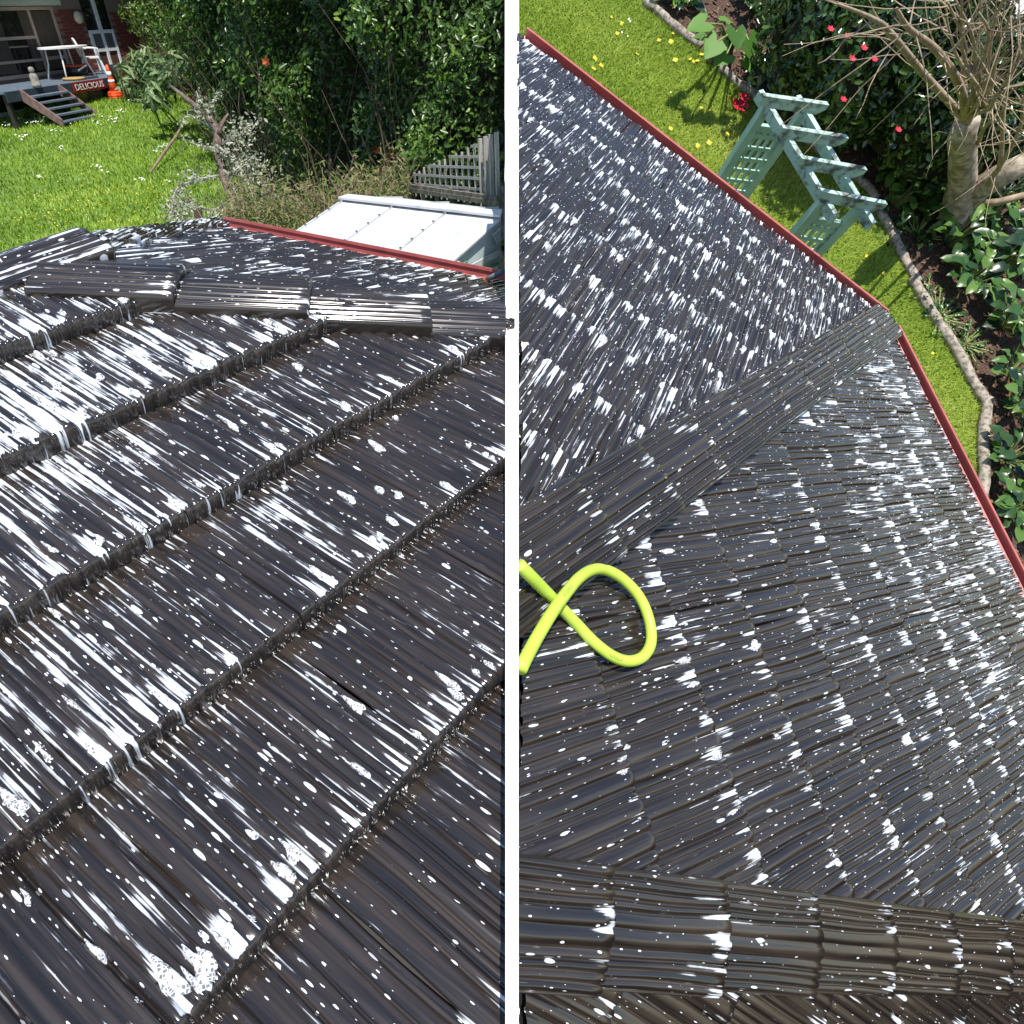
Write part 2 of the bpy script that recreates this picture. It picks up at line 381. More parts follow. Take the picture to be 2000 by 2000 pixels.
f = MB(); f.bar(eaveA - eA*.02 - zA*.09 - gA*.1 - apexA, seamstop(eaveA, gA, .05) - eA*.02 - zA*.09 - apexA, .02, .15); f.build('fascia', mat('white_paint', (.72, .72, .70), (.6, .6, .58), .5), houseA)

# ---- roof of the right-hand part (photographed looking down it)
d1 = cv([.3648, .5582, -.7452]); e1 = cv([.8177, -.5677, -.0957]); d2 = cv([.7515, -.0104, -.6597]); e2 = cv([-.2737, .9194, -.2825])
d3 = cv([.6789, -.5969, -.4275]); e3 = cv([-.5184, -.7814, .3473]); n1 = cv([.4771, .5752, .6644]); n2 = cv([.6097, .393, .6883]); n3 = cv([.5417, .0142, .8405])
def ortho(e, n): e = unit(e - n*(e@n)); d = np.cross(n, e); return e, d
n1, n2, n3 = unit(n1), unit(n2), unit(n3)
def axes(e, d, n):
    e = unit(e - n*(e@n)); dd = unit(d - n*(d@n)); d_ = unit(dd - e*(dd@e)); return e, d_
e1, d1 = axes(e1, d1, n1); e2, d2 = axes(e2, d2, n2); e3, d3 = axes(e3, d3, n3)
upB = cv(unit([.17, .26, .95]))
c2 = EYE@n2 - 1.30
hipB = on(1385, 862, n2, c2); c1 = hipB@n1; hB = unit(np.cross(n1, n2)); hB *= np.sign(hB@d2)
botB = on(1490, 1826, n2, c2); c3 = botB@n3; hC = unit(np.cross(n2, n3)); hC *= np.sign(hC@d2)
houseB = empty('tiled_house', fr(hipB - hB*1.5, (1,0,0), (0,1,0), (0,0,1)))
tag(houseB, 'house with dark brown tiled roof dotted with suds, carrying the loop of lime hose', 'house')
cornB = on(1706, 642, n2, c2)
eave1 = on(1350, 352, n1, c1); eave2 = on(1845, 895, n2, c2)
IN2 = hipB + e2*(-.4) + d2*.2
OB2 = hipB.copy()
inB2 = [halfplane(OB2, e2, d2, hipB, hipB+hB, IN2), halfplane(OB2, e2, d2, botB, botB+hC, IN2), seamline(OB2, e2, d2, .003, 1)]
ref2 = (on(1448, 1260, n2, c2)-OB2)@d2; vE2 = (eave2-OB2)@d2
inB2.append((0, 1, vE2))
def denB2(u, v):
    return np.clip(.42 + .42*np.clip((v-.2)/1.3, 0, 1) - .15*np.clip((-u-1.1)/.8, 0, 1), .1, 1)
print('B2', slope('p2', houseB, OB2, e2, d2, n2, inB2, -2.6, 1.6, ref2-.37*10, vE2+.3, .37, .41, .0034, denB2, 4)[1])
OB1 = hipB.copy(); vE1 = (eave1-OB1)@d1; IN1 = hipB + d1*.5 - e1*.3
inB1 = [halfplane(OB1, e1, d1, hipB, hipB+hB, IN1), seamline(OB1, e1, d1, .003, 1), (0, 1, vE1)]
print('B1', slope('p1', houseB, OB1, e1, d1, n1, inB1, -3.5, 2.5, vE1-.37*12, vE1+.3, .37, .41, .004, lambda u, v: np.full(len(u), .74), 5)[1])
OB3 = botB.copy(); IN3 = botB + d3*.4
inB3 = [halfplane(OB3, e3, d3, botB, botB+hC, IN3), seamline(OB3, e3, d3, .003, 1)]
ref3 = (on(1395, 1934, n3, c3)-OB3)@d3
print('B3', slope('p3', houseB, OB3, e3, d3, n3, inB3, -1.6, 1.6, ref3-.37*6, ref3+.37*5, .37, .41, .0034, lambda u, v: np.full(len(u), .25), 6)[1])
clipB = [(-SEAM_N, -SEAM_C-.004)]
nB = -1
LB = (cornB-hipB)@hB
caps(houseB, hipB - hB*2.13, hipB + hB*(LB+.02), n1, n2, seed=8, den=.30, wing=.125, lift=.075, clip=clipB, start=.1, skirt=.07)
caps(houseB, botB - hC*1.57, botB + hC*2.2, n2, n3, seed=9, den=.26, wing=.105, lift=.07, clip=clipB, start=.2, skirt=.065)
for (A_, B_, o_) in ((seamstop(eave1, -e1, .03), cornB + d1*.10 + e1*.05, d1), (cornB + d2*.10 - e2*.0, eave2 - e2*1.6, d2)):
    out = unit(o_ - upB*(o_@upB)); gutter(houseB, A_ + upB*.045 + out*.012, B_ + upB*.045 + out*.012, out, upB, RED, .115, .085)
    ff = MB(); ff.bar(A_ - out*.005 + upB*.0 - houseB.location, B_ - out*.005 - houseB.location, .03, .05, upB); ff.build('flashing', mat('white_paint', (.72, .72, .70), (.6, .6, .58), .5), houseB)

def catmull(P, n=8):
    out = []
    for i in range(len(P)-1):
        p0, p1, p2, p3 = P[max(i-1, 0)], P[i], P[i+1], P[min(i+2, len(P)-1)]
        for k in range(n): t = k/n; out.append(.5*((2*p1)+(-p0+p2)*t+(2*p0-5*p1+4*p2-p3)*t*t+(-p0+3*p1-3*p2+p3)*t**3))
    return out+[P[-1]]
# ------------------------------------------------------------------ foliage and grass tools
def leafmesh(name, pos, nrm, size, m, parent=None, asp=.5, fold=.25, axis=None, M=None, rnd=None):
    pos = np.asarray(pos, float); N = len(pos); nrm = nrm/np.linalg.norm(nrm, axis=1)[:, None]
    a = RNG.normal(size=(N, 3)) if axis is None else axis + RNG.normal(size=(N, 3))*.25
    a -= nrm*(a*nrm).sum(1)[:, None]; a /= np.linalg.norm(a, axis=1)[:, None]; b = np.cross(nrm, a)
    L = np.asarray(size)[:, None]*np.ones((N, 1)); Wd = L*asp*.5
    V = np.empty((N, 6, 3)); V[:, 0] = pos - a*L*.5; V[:, 1] = pos - a*L*.08 + b*Wd + nrm*Wd*fold; V[:, 2] = pos + a*L*.26 + b*Wd*.75 + nrm*Wd*fold*.7
    V[:, 3] = pos + a*L*.5 - nrm*L*.06; V[:, 4] = pos + a*L*.26 - b*Wd*.75 + nrm*Wd*fold*.7; V[:, 5] = pos - a*L*.08 - b*Wd + nrm*Wd*fold
    base = (np.arange(N)*6)[:, None]; F1 = base + np.array([[0, 1, 2, 3]]); F2 = base + np.array([[0, 3, 4, 5]])
    Fq = np.concatenate([F1, F2]); V = V.reshape(-1, 3); o0 = V.mean(0)
    me = bpy.data.meshes.new(name); me.vertices.add(len(V)); me.vertices.foreach_set('co', (V-o0).ravel())
    me.loops.add(Fq.size); me.loops.foreach_set('vertex_index', Fq.ravel().astype('i4')); me.polygons.add(len(Fq))
    me.polygons.foreach_set('loop_start', np.arange(len(Fq), dtype='i4')*4); me.update(calc_edges=True)
    r = RNG.random(N) if rnd is None else np.clip(rnd, 0, 1)
    at_ = me.attributes.new('rnd', 'FLOAT', 'POINT'); at_.data.foreach_set('value', np.repeat(r, 6).astype('f4'))
    Mx = Matrix.Translation(o0)
    if parent is not None: Mx = parent.matrix_world.inverted() @ Mx
    return link(name, me, m, parent, Mx)
def grass(name, pos, up_, h, wd, m, label, lean=.45):
    N = len(pos); up_ = np.asarray(up_)
    d = RNG.normal(size=(N, 3)); d -= np.outer(d@up_, up_); d /= np.linalg.norm(d, axis=1)[:, None]
    sd = np.cross(d, up_); hh = (h*RNG.uniform(.5, 1.25, N))[:, None]; ww = (wd*RNG.uniform(.6, 1.3, N))[:, None]
    V = np.empty((N, 3, 3)); V[:, 0] = pos - sd*ww/2; V[:, 1] = pos + sd*ww/2; V[:, 2] = pos + up_*hh + d*hh*(RNG.uniform(.1, 1, N)*lean*2)[:, None]
    V = V.reshape(-1, 3); o0 = V.mean(0); me = bpy.data.meshes.new(name); me.vertices.add(len(V)); me.vertices.foreach_set('co', (V-o0).ravel())
    me.loops.add(3*N); me.loops.foreach_set('vertex_index', np.arange(3*N, dtype='i4')); me.polygons.add(N)
    me.polygons.foreach_set('loop_start', np.arange(N, dtype='i4')*3); me.update(calc_edges=True)
    lo = noise2(pos, 1.1); r = np.clip(.5 + .9*(lo-.5) + RNG.normal(0, .2, N), 0, 1)
    a = me.attributes.new('rnd', 'FLOAT', 'POINT'); a.data.foreach_set('value', np.repeat(r, 3).astype('f4'))
    return tag(link(name, me, m, None, Matrix.Translation(o0)), label, 'grass', None, 'stuff')
def noise2(p, k):
    p = np.asarray(p)*k; r = np.zeros(len(p))
    for i, (a, b, c) in enumerate([(1.0, .3, 2.1), (-.6, 1.1, .4), (.5, -1.4, 1.7), (2.3, 1.9, .2), (-1.7, 2.6, 3.0)]):
        r += np.sin(p[:, 0]*a*1.3 + p[:, 1]*b*1.7 + p[:, 2]*.9*a + c*2)/(1+.35*i)
    return .5 + r/7
def inpoly(p, poly):
    poly = np.asarray(poly); x, y = p[:, 0], p[:, 1]; r = np.zeros(len(p), bool); j = len(poly)-1
    for i in range(len(poly)):
        xi, yi = poly[i]; xj, yj = poly[j]
        r ^= ((yi > y) != (yj > y)) & (x < (xj-xi)*(y-yi)/(yj-yi+1e-12)+xi); j = i
    return r
def shell(c, rad, ax, N, rough=.16, top=True):
    """points just under the surface of a lumpy ellipsoid; ax = 3 axes as rows"""
    d = RNG.normal(size=(N, 3)); d /= np.linalg.norm(d, axis=1)[:, None]
    if top: d[:, 2] = np.where(d[:, 2] < -.35, -d[:, 2], d[:, 2])
    k = 1 + rough*(np.sin(d[:, 0]*7+d[:, 2]*5+c[0])+np.sin(d[:, 1]*8-d[:, 2]*6+c[1]))*.5 - np.abs(RNG.normal(0, .10, N))
    q = d*np.asarray(rad)*k[:, None]; return np.asarray(c) + q@ax, unitrows(d/np.asarray(rad))@ax
def unitrows(a): return a/np.linalg.norm(a, axis=1)[:, None]
IDN = np.eye(3)
GRASS = leafmat('grass_blade', [(.11, .18, .010), (.18, .31, .018), (.27, .42, .03), (.38, .46, .05)], .5, .35)
GRASSB = leafmat('short_grass_blade', [(.13, .20, .016), (.23, .35, .03), (.36, .48, .055), (.52, .54, .14)], .5, .35)
SOILG = mat('turf_ground', (.08, .15, .015), (.13, .21, .03), .9, 3, (1, 1, 1), 0)
WHITE = mat('white_paint', (.72, .72, .70), (.6, .6, .58), .5)

# ------------------------------------------------------------------ back garden with the brick house
LN = unit([0, -.0818, 1]); LC = np.array([0, 12, 0])@LN
def lawnA(x, y): return on(x, y, LN, LC)
def zl(y): return .0818*(y-12)
DZ = 1.75                                        # height of the deck of the brick house
Wa = on(78, 155, zA, DZ); Wb = on(233, 135, zA, DZ); uH = unit(Wb-Wa); wH = np.cross(uH, zA)        # wall line; wH points out of the wall
if wH[0] < 0: wH = -wH
dd = ((on(66, 180, zA, DZ)-Wa)@wH + (on(246, 140, zA, DZ)-Wa)@wH)/2
def zb(x, y):
    """lawn height with the low bank that rises to the deck"""
    d = (x-Wa[0])*wH[0] + (y-Wa[1])*wH[1] - dd; t = np.clip((3.6-d)/3.2, 0, 1); return zl(y) + .36*t*t*(3-2*t)*np.clip((27-y)/4, 0, 1)
bmv = MB(); nx, ny = 96, 120
xs = np.linspace(-48, -.1, nx); ys = np.linspace(3.2, 70, ny)
for j in ys:
    for i in xs: bmv.V.append((i, j, float(zb(i, j))+.03*math.sin(i*.9+j*.5)-.03))
bmv.F = [(j*nx+i, j*nx+i+1, (j+1)*nx+i+1, (j+1)*nx+i) for j in range(ny-1) for i in range(nx-1)]
tag(bmv.build('lawn', SOILG, None, True), kind='structure')
N = 150000; g = np.c_[RNG.uniform(-17, -3.2, N), 9 + 16.5*RNG.random(N)**1.15, np.zeros(N)]
g = g[(g[:, 0] < -.34*g[:, 1]+1.0) & (g[:, 0] > -.72*g[:, 1])]; g[:, 2] = zb(g[:, 0], g[:, 1]) + .03*np.sin(g[:, 0]*.9+g[:, 1]*.5)-.035
grass('lawn_grass', g, (0, 0, 1), .075, .028, GRASS, 'bright green lawn grass sloping up to the brick house')
def flowers(name, pts, up_, r, m, label, cat='flowers'):
    mb = MB(); up_ = unit(up_); a = unit(np.cross(up_, (.3, .8, .1))); b = np.cross(up_, a)
    for p in pts:
        q = r*random.uniform(.7, 1.3); tl = np.array([random.gauss(0, .25) for _ in range(3)]); u2 = unit(up_+tl); a2 = unit(np.cross(u2, b)); b2 = np.cross(u2, a2)
        mb.add([p + u2*.006] + [p + (a2*math.cos(k*math.pi/4) + b2*math.sin(k*math.pi/4))*q*(1 if k % 2 else .7) for k in range(8)], [(0, 1+k, 1+(k+1) % 8) for k in range(8)])
    return tag(mb.build(name, m), label, cat, None, 'stuff')
pts = []
for cxp, cyp, n_, sp in ((45, 265, 16, 9), (85, 262, 22, 9), (75, 272, 16, 8), (120, 258, 14, 8), (170, 250, 22, 6), (150, 270, 10, 8), (225, 258, 16, 7), (270, 225, 10, 5), (305, 235, 12, 7), (325, 290, 18, 6), (305, 299, 10, 4), (190, 330, 7, 5), (205, 339, 6, 4), (82, 357, 8, 5), (30, 280, 9, 6), (115, 285, 12, 10), (55, 300, 9, 9), (130, 312, 5, 5), (275, 355, 8, 5), (330, 358, 5, 4), (200, 268, 9, 8), (245, 245, 9, 6)):
    for _ in range(n_): pts.append(lawnA(cxp+random.gauss(0, sp), cyp+random.gauss(0, sp*.35)) + np.array([0, 0, .05]))
pts = [np.array([q[0], q[1], float(zb(q[0], q[1]))+.05]) for q in pts]
flowers('daisies', pts, (0, -.3, 1), .020, mat('daisy_white', (.85, .85, .82), (.8, .8, .74), .6), 'white daisies scattered over the lawn by the brick house')
pts = [lawnA(random.uniform(26, 330), random.triangular(330, 470, 430)) + np.array([0, 0, .05]) for _ in range(170)]
flowers('buttercups', pts, (0, -.3, 1), .014, mat('buttercup_yellow', (.75, .60, .03), (.6, .5, .03), .5), 'small yellow buttercups in the lawn behind the roof')

# --- brick house
house = empty('brick_house', fr(Wa, uH, -wH, zA)); tag(house, 'red brick house with a raised deck at the far end of the lawn', 'house')
def wl(x, y, off=0.0):
    """sight line onto the wall plane (or a plane off in front of it) -> house coordinates (along, up)"""
    p = on(x, y, wH, (Wa + wH*off)@wH) - Wa; return p@uH, p[2]
BR = mat('brick_red', (.21, .045, .030), (.13, .032, .025), .8, 9, (1, 1, 1), .002)
MORT = mat('mortar', (.24, .17, .145), (.19, .13, .11), .9, 30)
uW1 = wl(121, 80)[0]; uD0 = wl(172, 60)[0]; uD1 = wl(232, 100)[0]; uEnd = wl(312, 118)[0]; zTop = 3.1
wall = MB(); wall.box(uW1, uD0, .012, .24, -1.3, zTop); wall.box(uD1, uEnd+2, .012, .24, -1.3, zTop)
wall.box(uW1-9, uW1, .012, .24, -1.3, .08); wall.box(uW1-9, uW1, .012, .24, 1.62, zTop); wall = wall.build('wall', MORT, house)
bl, bh = .345, .086
bme = MB(); bme.box(0, bl-.022, -.0, .05, 0, bh-.016); bme.add([], [])
bme = bme.build('brick', BR, wall); bme0 = bme.data; first = True; nb = 0
def brickrun(ua, ub, za, zb):
    global first, nb
    z = za; r = 0
    while z < zb:
        x = ua + (r % 2)*-bl/2
        while x < ub and nb < 300:
            if x >= ua-.02 and x+bl <= ub+.1:
                o = bme if first else bpy.data.objects.new('brick', bme0)
                if not first: COL.objects.link(o); o.parent = wall
                first = False; nb += 1; o.location = (x, random.uniform(-.006, .002), z)
            x += bl
        z += bh; r += 1
brickrun(uW1+.05, uD0, .02, wl(145, 26)[1]+.1)
brickrun(uD1+.05, uEnd, .02, 1.45)
# picture window
win = MB(); uL = uW1-4.2; win.box(uL, uW1-.0, -.03, .02, .08, .16); win.box(uL, uW1, -.03, .02, 1.56, 1.64); win.box(uW1-.10, uW1, -.028, .02, .16, 1.56)
um = wl(80, 100)[0]; win.box(um-.045, um+.045, -.026, .02, .16, 1.56); win.box(uL, um-.045, -.024, .02, .93, 1.0); win.box(um+.045, uW1-.1, -.024, .02, .42, .50); win.box(uL, um-.045, -.024, .02, .42, .48)
win = win.build('window', mat('window_frame', (.38, .30, .26), (.3, .24, .2), .5), house)
GL = mat('dark_glass', (.012, .012, .013), (.02, .02, .02), .06, 3); 
MB().box(uL, um-.045, .0, .012, .16, 1.56).build('pane', GL, win); MB().box(um+.045, uW1-.1, .0, .012, .16, 1.56).build('pane', GL, win)
CUR = mat('brown_curtain', (.075, .058, .042), (.03, .024, .02), .9, 16, (3, 1, .05))
for ca, cb in ((uL, um-1.1), (um-.4, um-.06), (um+.08, um+1.0), (uW1-.75, uW1-.12)):
    c_ = MB(); k = 16
    for i in range(k+1):
        x = ca+(cb-ca)*i/k; c_.V += [(x, -.006+.004*math.sin(i*2.2), .2), (x, -.006+.004*math.sin(i*2.2), 1.54)]
    c_.F = [(2*i, 2*i+2, 2*i+3, 2*i+1) for i in range(k)]; c_.build('curtain', CUR, win)
# sliding door, top boards, foundation
dr = MB(); za_, zb_ = .03, wl(200, 58)[1]
for x0, x1 in ((uD0+.02, uD0+.10), ((uD0+uD1)/2-.05, (uD0+uD1)/2+.05), (uD1-.10, uD1-.02)): dr.box(x0, x1, -.04, .02, za_, zb_)
dr.box(uD0+.1, uD1-.1, -.038, .02, zb_-.09, zb_); dr.box(uD0+.1, uD1-.1, -.038, .02, za_, za_+.1); dr.box(uD0+.1, uD1-.1, -.036, .02, (za_+zb_)/2-.04, (za_+zb_)/2+.04)
door = dr.build('door', mat('white_door_paint', (.75, .76, .76), (.66, .68, .7), .4), house)
GL2 = mat('grey_door_glass', (.16, .17, .18), (.10, .09, .09), .12, 1.2)
GLB = mat('brown_door_glass', (.12, .06, .045), (.08, .045, .035), .15, 1.2)
for x0, x1 in ((uD0+.1, (uD0+uD1)/2-.05), ((uD0+uD1)/2+.05, uD1-.1)):
    MB().box(x0, x1, -.01, .0, (za_+zb_)/2+.04, zb_-.09).build('pane', GL2, door); MB().box(x0, x1, -.01, .0, za_+.1, (za_+zb_)/2-.04).build('pane', GLB, door)
tp = MB(); tp.box(uD0, uD1, .02, .2, zb_, zTop); tp.build('transom', GL, house)
MB().box((uD0+uD1)/2-.05, (uD0+uD1)/2+.06, -.04, .02, zb_, zTop).build('transom_bar', WHITE, house)
ub = wl(110, 40)
MB().box(uL-3, uW1-.02, -.35, .0, 1.66, 1.78).build('eave_board', mat('pale_green_board', (.50, .56, .52), (.42, .48, .45), .5), house)
MB().box(uL-3, uW1+.1, -.55, -.36, 1.84, 2.1).build('gutter_board', mat('pale_green_board', (.5, .5, .5)), house)
MB().lathe([(.0, 0), (.13, .0), (.16, .06), (.13, .12), (0, .13)], 12).build('wall_lamp', mat('cream_plastic', (.6, .55, .42), (.5, .45, .36), .5), house, True, Matrix.Translation((wl(148, 34)[0], -.02, wl(148, 34)[1])) @ Matrix.Rotation(math.pi/2, 4, 'X'))
rf = MB(); rf.add([(uL-4, -.6, 3.1), (uEnd+3, -.6, 3.1), (uEnd+3, 5, 4.6), (uL-4, 5, 4.6)], [(0, 1, 2, 3)]); rf.build('roof', mat('far_roof', (.2, .08, .06)), house)

# --- deck with stairs
Da = on(66, 180, zA, DZ); Db = on(246, 140, zA, DZ); ua = (Da-Wa)@uH; ub_ = (Db-Wa)@uH + 2.6
deck = empty('deck', fr(Wa, uH, -wH, zA)); tag(deck, 'blue grey painted timber deck with open steps in front of the brick house', 'deck')
DK = mat('blue_grey_deck_paint', (.13, .165, .21), (.09, .12, .155), .5, 8)
DKD = mat('dark_blue_fascia', (.035, .055, .075), (.028, .04, .055), .5)
nbd = 9
for i in range(nbd):
    y0 = -dd + i*dd/nbd; MB().box(ua, ub_, y0+.006, y0+dd/nbd-.006, -.05, 0.0).build('plank', DK, deck)
MB().box(ua, ub_, -dd-.03, -dd, -.22, -.005).build('fascia', DKD, deck)
for i in range(5):
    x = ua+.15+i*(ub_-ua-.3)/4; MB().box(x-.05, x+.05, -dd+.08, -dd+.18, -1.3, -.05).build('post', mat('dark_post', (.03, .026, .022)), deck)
MB().box(ua, ub_, -.12, -.06, -1.3, -.05).build('underside_wall', mat('dark_post', (.03, .026, .022)), deck)  # sheet under the deck; its near-black colour stands in for shade there
u_s0 = (on(84, 176, zA, DZ)-Wa)@uH; u_s1 = (on(132, 165.3, zA, DZ)-Wa)@uH
runo = .16; foot = Wa + uH*(u_s0+u_s1)/2 + wH*(dd+.85); drop = DZ - float(zb(foot[0], foot[1])) + .03
for i in range(5):
    z = -drop*(i+1)/5.6; y = -dd - .10 - i*runo
    MB().box(u_s0+.04, u_s1-.04, y-.24, y, z-.035, z).build('tread', DK, deck)
STR = mat('weathered_stringer', (.22, .13, .11), (.13, .09, .08), .7, 10)
for x in (u_s0, u_s1-.03):
    s_ = MB(); s_.prism([(x, -dd-.02, .03), (x, -dd-.02, -.24), (x, -dd-.1-5*runo, -drop-.05), (x, -dd-.1-5*runo, -drop+.12)], (.05, 0, 0)); s_.build('stringer', STR, deck)
# sign on the deck edge
def textmesh(txt, size, ext=.002):
    c = bpy.data.curves.new('lettering', 'FONT'); c.body = txt; c.size = size; c.extrude = ext; c.align_x = 'CENTER'; c.align_y = 'CENTER'; c.resolution_u = 2
    o = bpy.data.objects.new('lettering', c); COL.objects.link(o); bpy.context.view_layer.update()
    me = bpy.data.meshes.new_from_object(o.evaluated_get(bpy.context.evaluated_depsgraph_get())); bpy.data.objects.remove(o); return me
us, zs = wl(168, 162, dd+.05); us1 = wl(201, 156, dd+.05)[0]; us0 = wl(141, 167, dd+.05)[0]
sg = empty('delicious_sign', fr(Wa + uH*(us0+us1)/2 + wH*(dd+.06) + zA*(-.115), uH, zA, wH)); tag(sg, 'red sign with white letters reading DELICIOUS on the deck edge', 'sign')
hw = (us1-us0)/2
MB().box(-hw, hw, -.115, .115, -.02, .012).build('board', mat('sign_red', (.22, .014, .010), (.18, .012, .01), .5), sg)
tm = textmesh('DELICIOUS', .2); bb = [v.co.x for v in tm.vertices]; kx = 1.8*hw/(max(bb)-min(bb))
for v in tm.vertices: v.co.x *= kx
link('lettering', tm, mat('sign_white', (.8, .8, .78), (.75, .75, .72), .5), sg, Matrix.Translation((0, -.005, .02)))

# --- things on and under the deck
def onDeck(x, y): return on(x, y, zA, DZ)
PLW = mat('white_plastic', (.78, .78, .77), (.72, .72, .71), .35)
def rot(o, axx): return fr(o, axx, np.cross(zA, axx), zA)
p = onDeck(142, 152); t_ = empty('garden_table', rot(p, uH)); tag(t_, 'white oval garden table on the deck beside the plastic chair', 'table')
n_ = 28; tb = MB(); ring = [(.85*math.cos(k*2*math.pi/n_), .42*math.sin(k*2*math.pi/n_)) for k in range(n_)]
tb.prism([(a, b, .70) for a, b in ring], (0, 0, .04)); tb.build('table_top', PLW, t_)
for sx in (-.6, .6):
    for sy in (-.22, .22): MB().tube([(sx*.75, sy, .70), (sx*.8, sy*1.05, .35), (sx*1.0, sy*1.3, .0)], .022, 6).build('leg', PLW, t_, True)
def plastic_chair(loc, axx, label):
    c = empty('plastic_chair', rot(loc, axx)); tag(c, label, 'chair', 'white plastic chairs')
    MB().box(-.23, .23, -.22, .22, .40, .44).build('seat', PLW, c)
    for sx in (-1, 1):
        for sy in (-1, 1): MB().tube([(sx*.21, sy*.19, .42), (sx*.27, sy*.26, 0)], [.03, .022], 6).build('leg', PLW, c)
        MB().tube([(sx*.26, -.2, .42), (sx*.28, -.2, .64), (sx*.27, .05, .66), (sx*.24, .24, .62)], .022, 6).build('armrest', PLW, c, True)
    b_ = MB()
    for k in range(5): b_.bar((-.16+k*.08, .22, .44), (-.17+k*.085, .30, .82), .035, .02, (0, 1, 0))
    b_.tube([(-.23, .22, .44), (-.24, .29, .74), (-.15, .32, .86), (0, .33, .89), (.15, .32, .86), (.24, .29, .74), (.23, .22, .44)], .025, 6); b_.build('backrest', PLW, c, True)
    return c
plastic_chair(onDeck(187, 145), unit(uH*.7 - wH*.7), 'white plastic chair on the deck right of the oval table')
plastic_chair(onDeck(38, 156), unit(uH*.8 + wH*.6), 'white plastic chair at the left end of the deck by the window')
tub = empty('tub', rot(onDeck(154, 150), uH)); tag(tub, 'black round tub with a red rim under the oval table', 'tub')
MB().lathe([(.24, 0), (.30, .26), (.28, .26), (.22, .04)], 16).build('body', mat('black_plastic', (.015, .015, .016), None, .4), tub, True)
MB().lathe([(.30, .25), (.32, .27), (.30, .30), (.27, .27)], 16).build('rim', mat('orange_red_plastic', (.6, .09, .03), None, .4), tub, True)
# traffic cone
def pxof(p): c = WR.T@(p-EYE); return CPX+FPX*c[0]/-c[2], CPX-FPX*c[1]/-c[2]
def byDeck(x, out):
    """spot on the ground, out metres in front of the deck edge, on the sight line column x"""
    best = min((Wa+uH*u+wH*(dd+out) for u in np.linspace(-2, 9, 400)), key=lambda q: abs(pxof(np.array([q[0], q[1], zb(q[0], q[1])]))[0]-x)); return np.array([best[0], best[1], float(zb(best[0], best[1]))])
p = byDeck(228, .22); c_ = empty('traffic_cone', rot(p, unit([.9, -.35, 0])) @ Matrix.Scale(.82, 4)); tag(c_, 'orange traffic cone with white bands standing by the deck', 'cone')
OR = mat('cone_orange', (.72, .075, .012), (.62, .06, .01), .45); CW = mat('cone_white', (.78, .78, .76), None, .4)
MB().lathe([(.23, 0), (.24, .05), (.22, .07), (.24, .08), (.24, .12), (.22, .14), (.23, .15), (.22, .2), (.16, .23)], 10).build('base', OR, c_)
prof = [(.15, .2), (.085, .62), (.055, .80), (.03, .95), (.0, .955)]
MB().lathe([(.15, .21), (.110, .47), (.100, .53), (.085, .62), (.055, .80), (.035, .98), (.0, .985)], 16).build('body', OR, c_, True)
MB().lathe([(.114, .47), (.098, .56)], 16).build('band', CW, c_, True); MB().lathe([(.085, .65), (.065, .79)], 16).build('band', CW, c_, True)
def item(name, px, py, label, cat, build, out=None):
    o = empty(name, rot(lawnA(px, py) if out is None else byDeck(px, out), uH)); tag(o, label, cat); build(o); return o
TAN = mat('woven_tan', (.42, .29, .10), (.28, .18, .06), .8, 40, (1, 1, 3), .004)
def basket(o):
    MB().lathe([(.20, 0), (.27, .55), (.25, .55), (.19, .04)], 14).build('body', TAN, o, True); MB().lathe([(.27, .53), (.29, .56), (.26, .58)], 14).build('rim', TAN, o, True)
item('basket', 158, 211, 'tall woven tan basket under the deck beside the steps', 'basket', basket, -.45)
def greybin(o):
    MB().box(-.25, .25, -.2, .2, 0, .5).build('body', mat('grey_plastic', (.17, .18, .19), (.12, .13, .14), .5), o)
    MB().box(-.27, .27, -.22, .22, .5, .54).build('lid', mat('dark_grey_plastic', (.09, .09, .1), None, .5), o); MB().bar((-.3, -.1, .7), (.35, .1, .78), .05, .03).build('handle', mat('grey_plastic', (.17, .18, .19)), o)
item('storage_bin', 180, 205, 'grey plastic bin under the deck between basket and cone', 'bin', greybin, -.45)
def bottle(o): MB().lathe([(.09, 0), (.10, .2), (.09, .26), (.04, .32), (.04, .36)], 12).build('body', mat('blue_plastic', (.04, .25, .42), (.03, .2, .36), .35), o, True); MB().lathe([(.045, .36), (.045, .40), (.0, .405)], 10).build('cap', WHITE, o)
item('jerry_can', 170, 211, 'bright blue plastic can between the basket and the grey bin', 'can', bottle, -.40)
WD = mat('planter_timber', (.24, .17, .07), (.13, .09, .045), .8, 7, (1, 1, 6), .004)
def planter(o):
    for k in range(3):
        MB().box(-.5, .5, -.34, -.30, .02+k*.21, .21+k*.21).build('plank', WD, o); MB().box(.46, .5, -.3, .3, .02+k*.21, .21+k*.21).build('plank', WD, o)
    for sx in (-.5, .46): MB().box(sx, sx+.06, -.36, -.29, 0, .7).build('post', WD, o)
    MB().lathe([(.22, .3), (.3, .78), (.27, .78), (.2, .5)], 14).build('inner_pot', mat('black_plastic', (.015, .015, .016)), o, True)
item('planter_box', 246, 201, 'wooden planter box holding a black pot right of the cone', 'planter', planter, .2)
def bluebench(o):
    for k in range(3): MB().box(-.9, .9, -.04, .04, .02+k*.13, .14+k*.13).build('plank', mat('pale_blue_paint', (.38, .46, .50), (.28, .36, .40), .6, 8), o)
    for sx in (-.86, .82): MB().box(sx, sx+.06, .04, .12, 0, .42).build('post', mat('pale_blue_paint', (.4, .5, .5)), o)
item('garden_edging_box', 38, 250, 'pale blue wooden planter edge at the left border of the lawn', 'planter', bluebench)
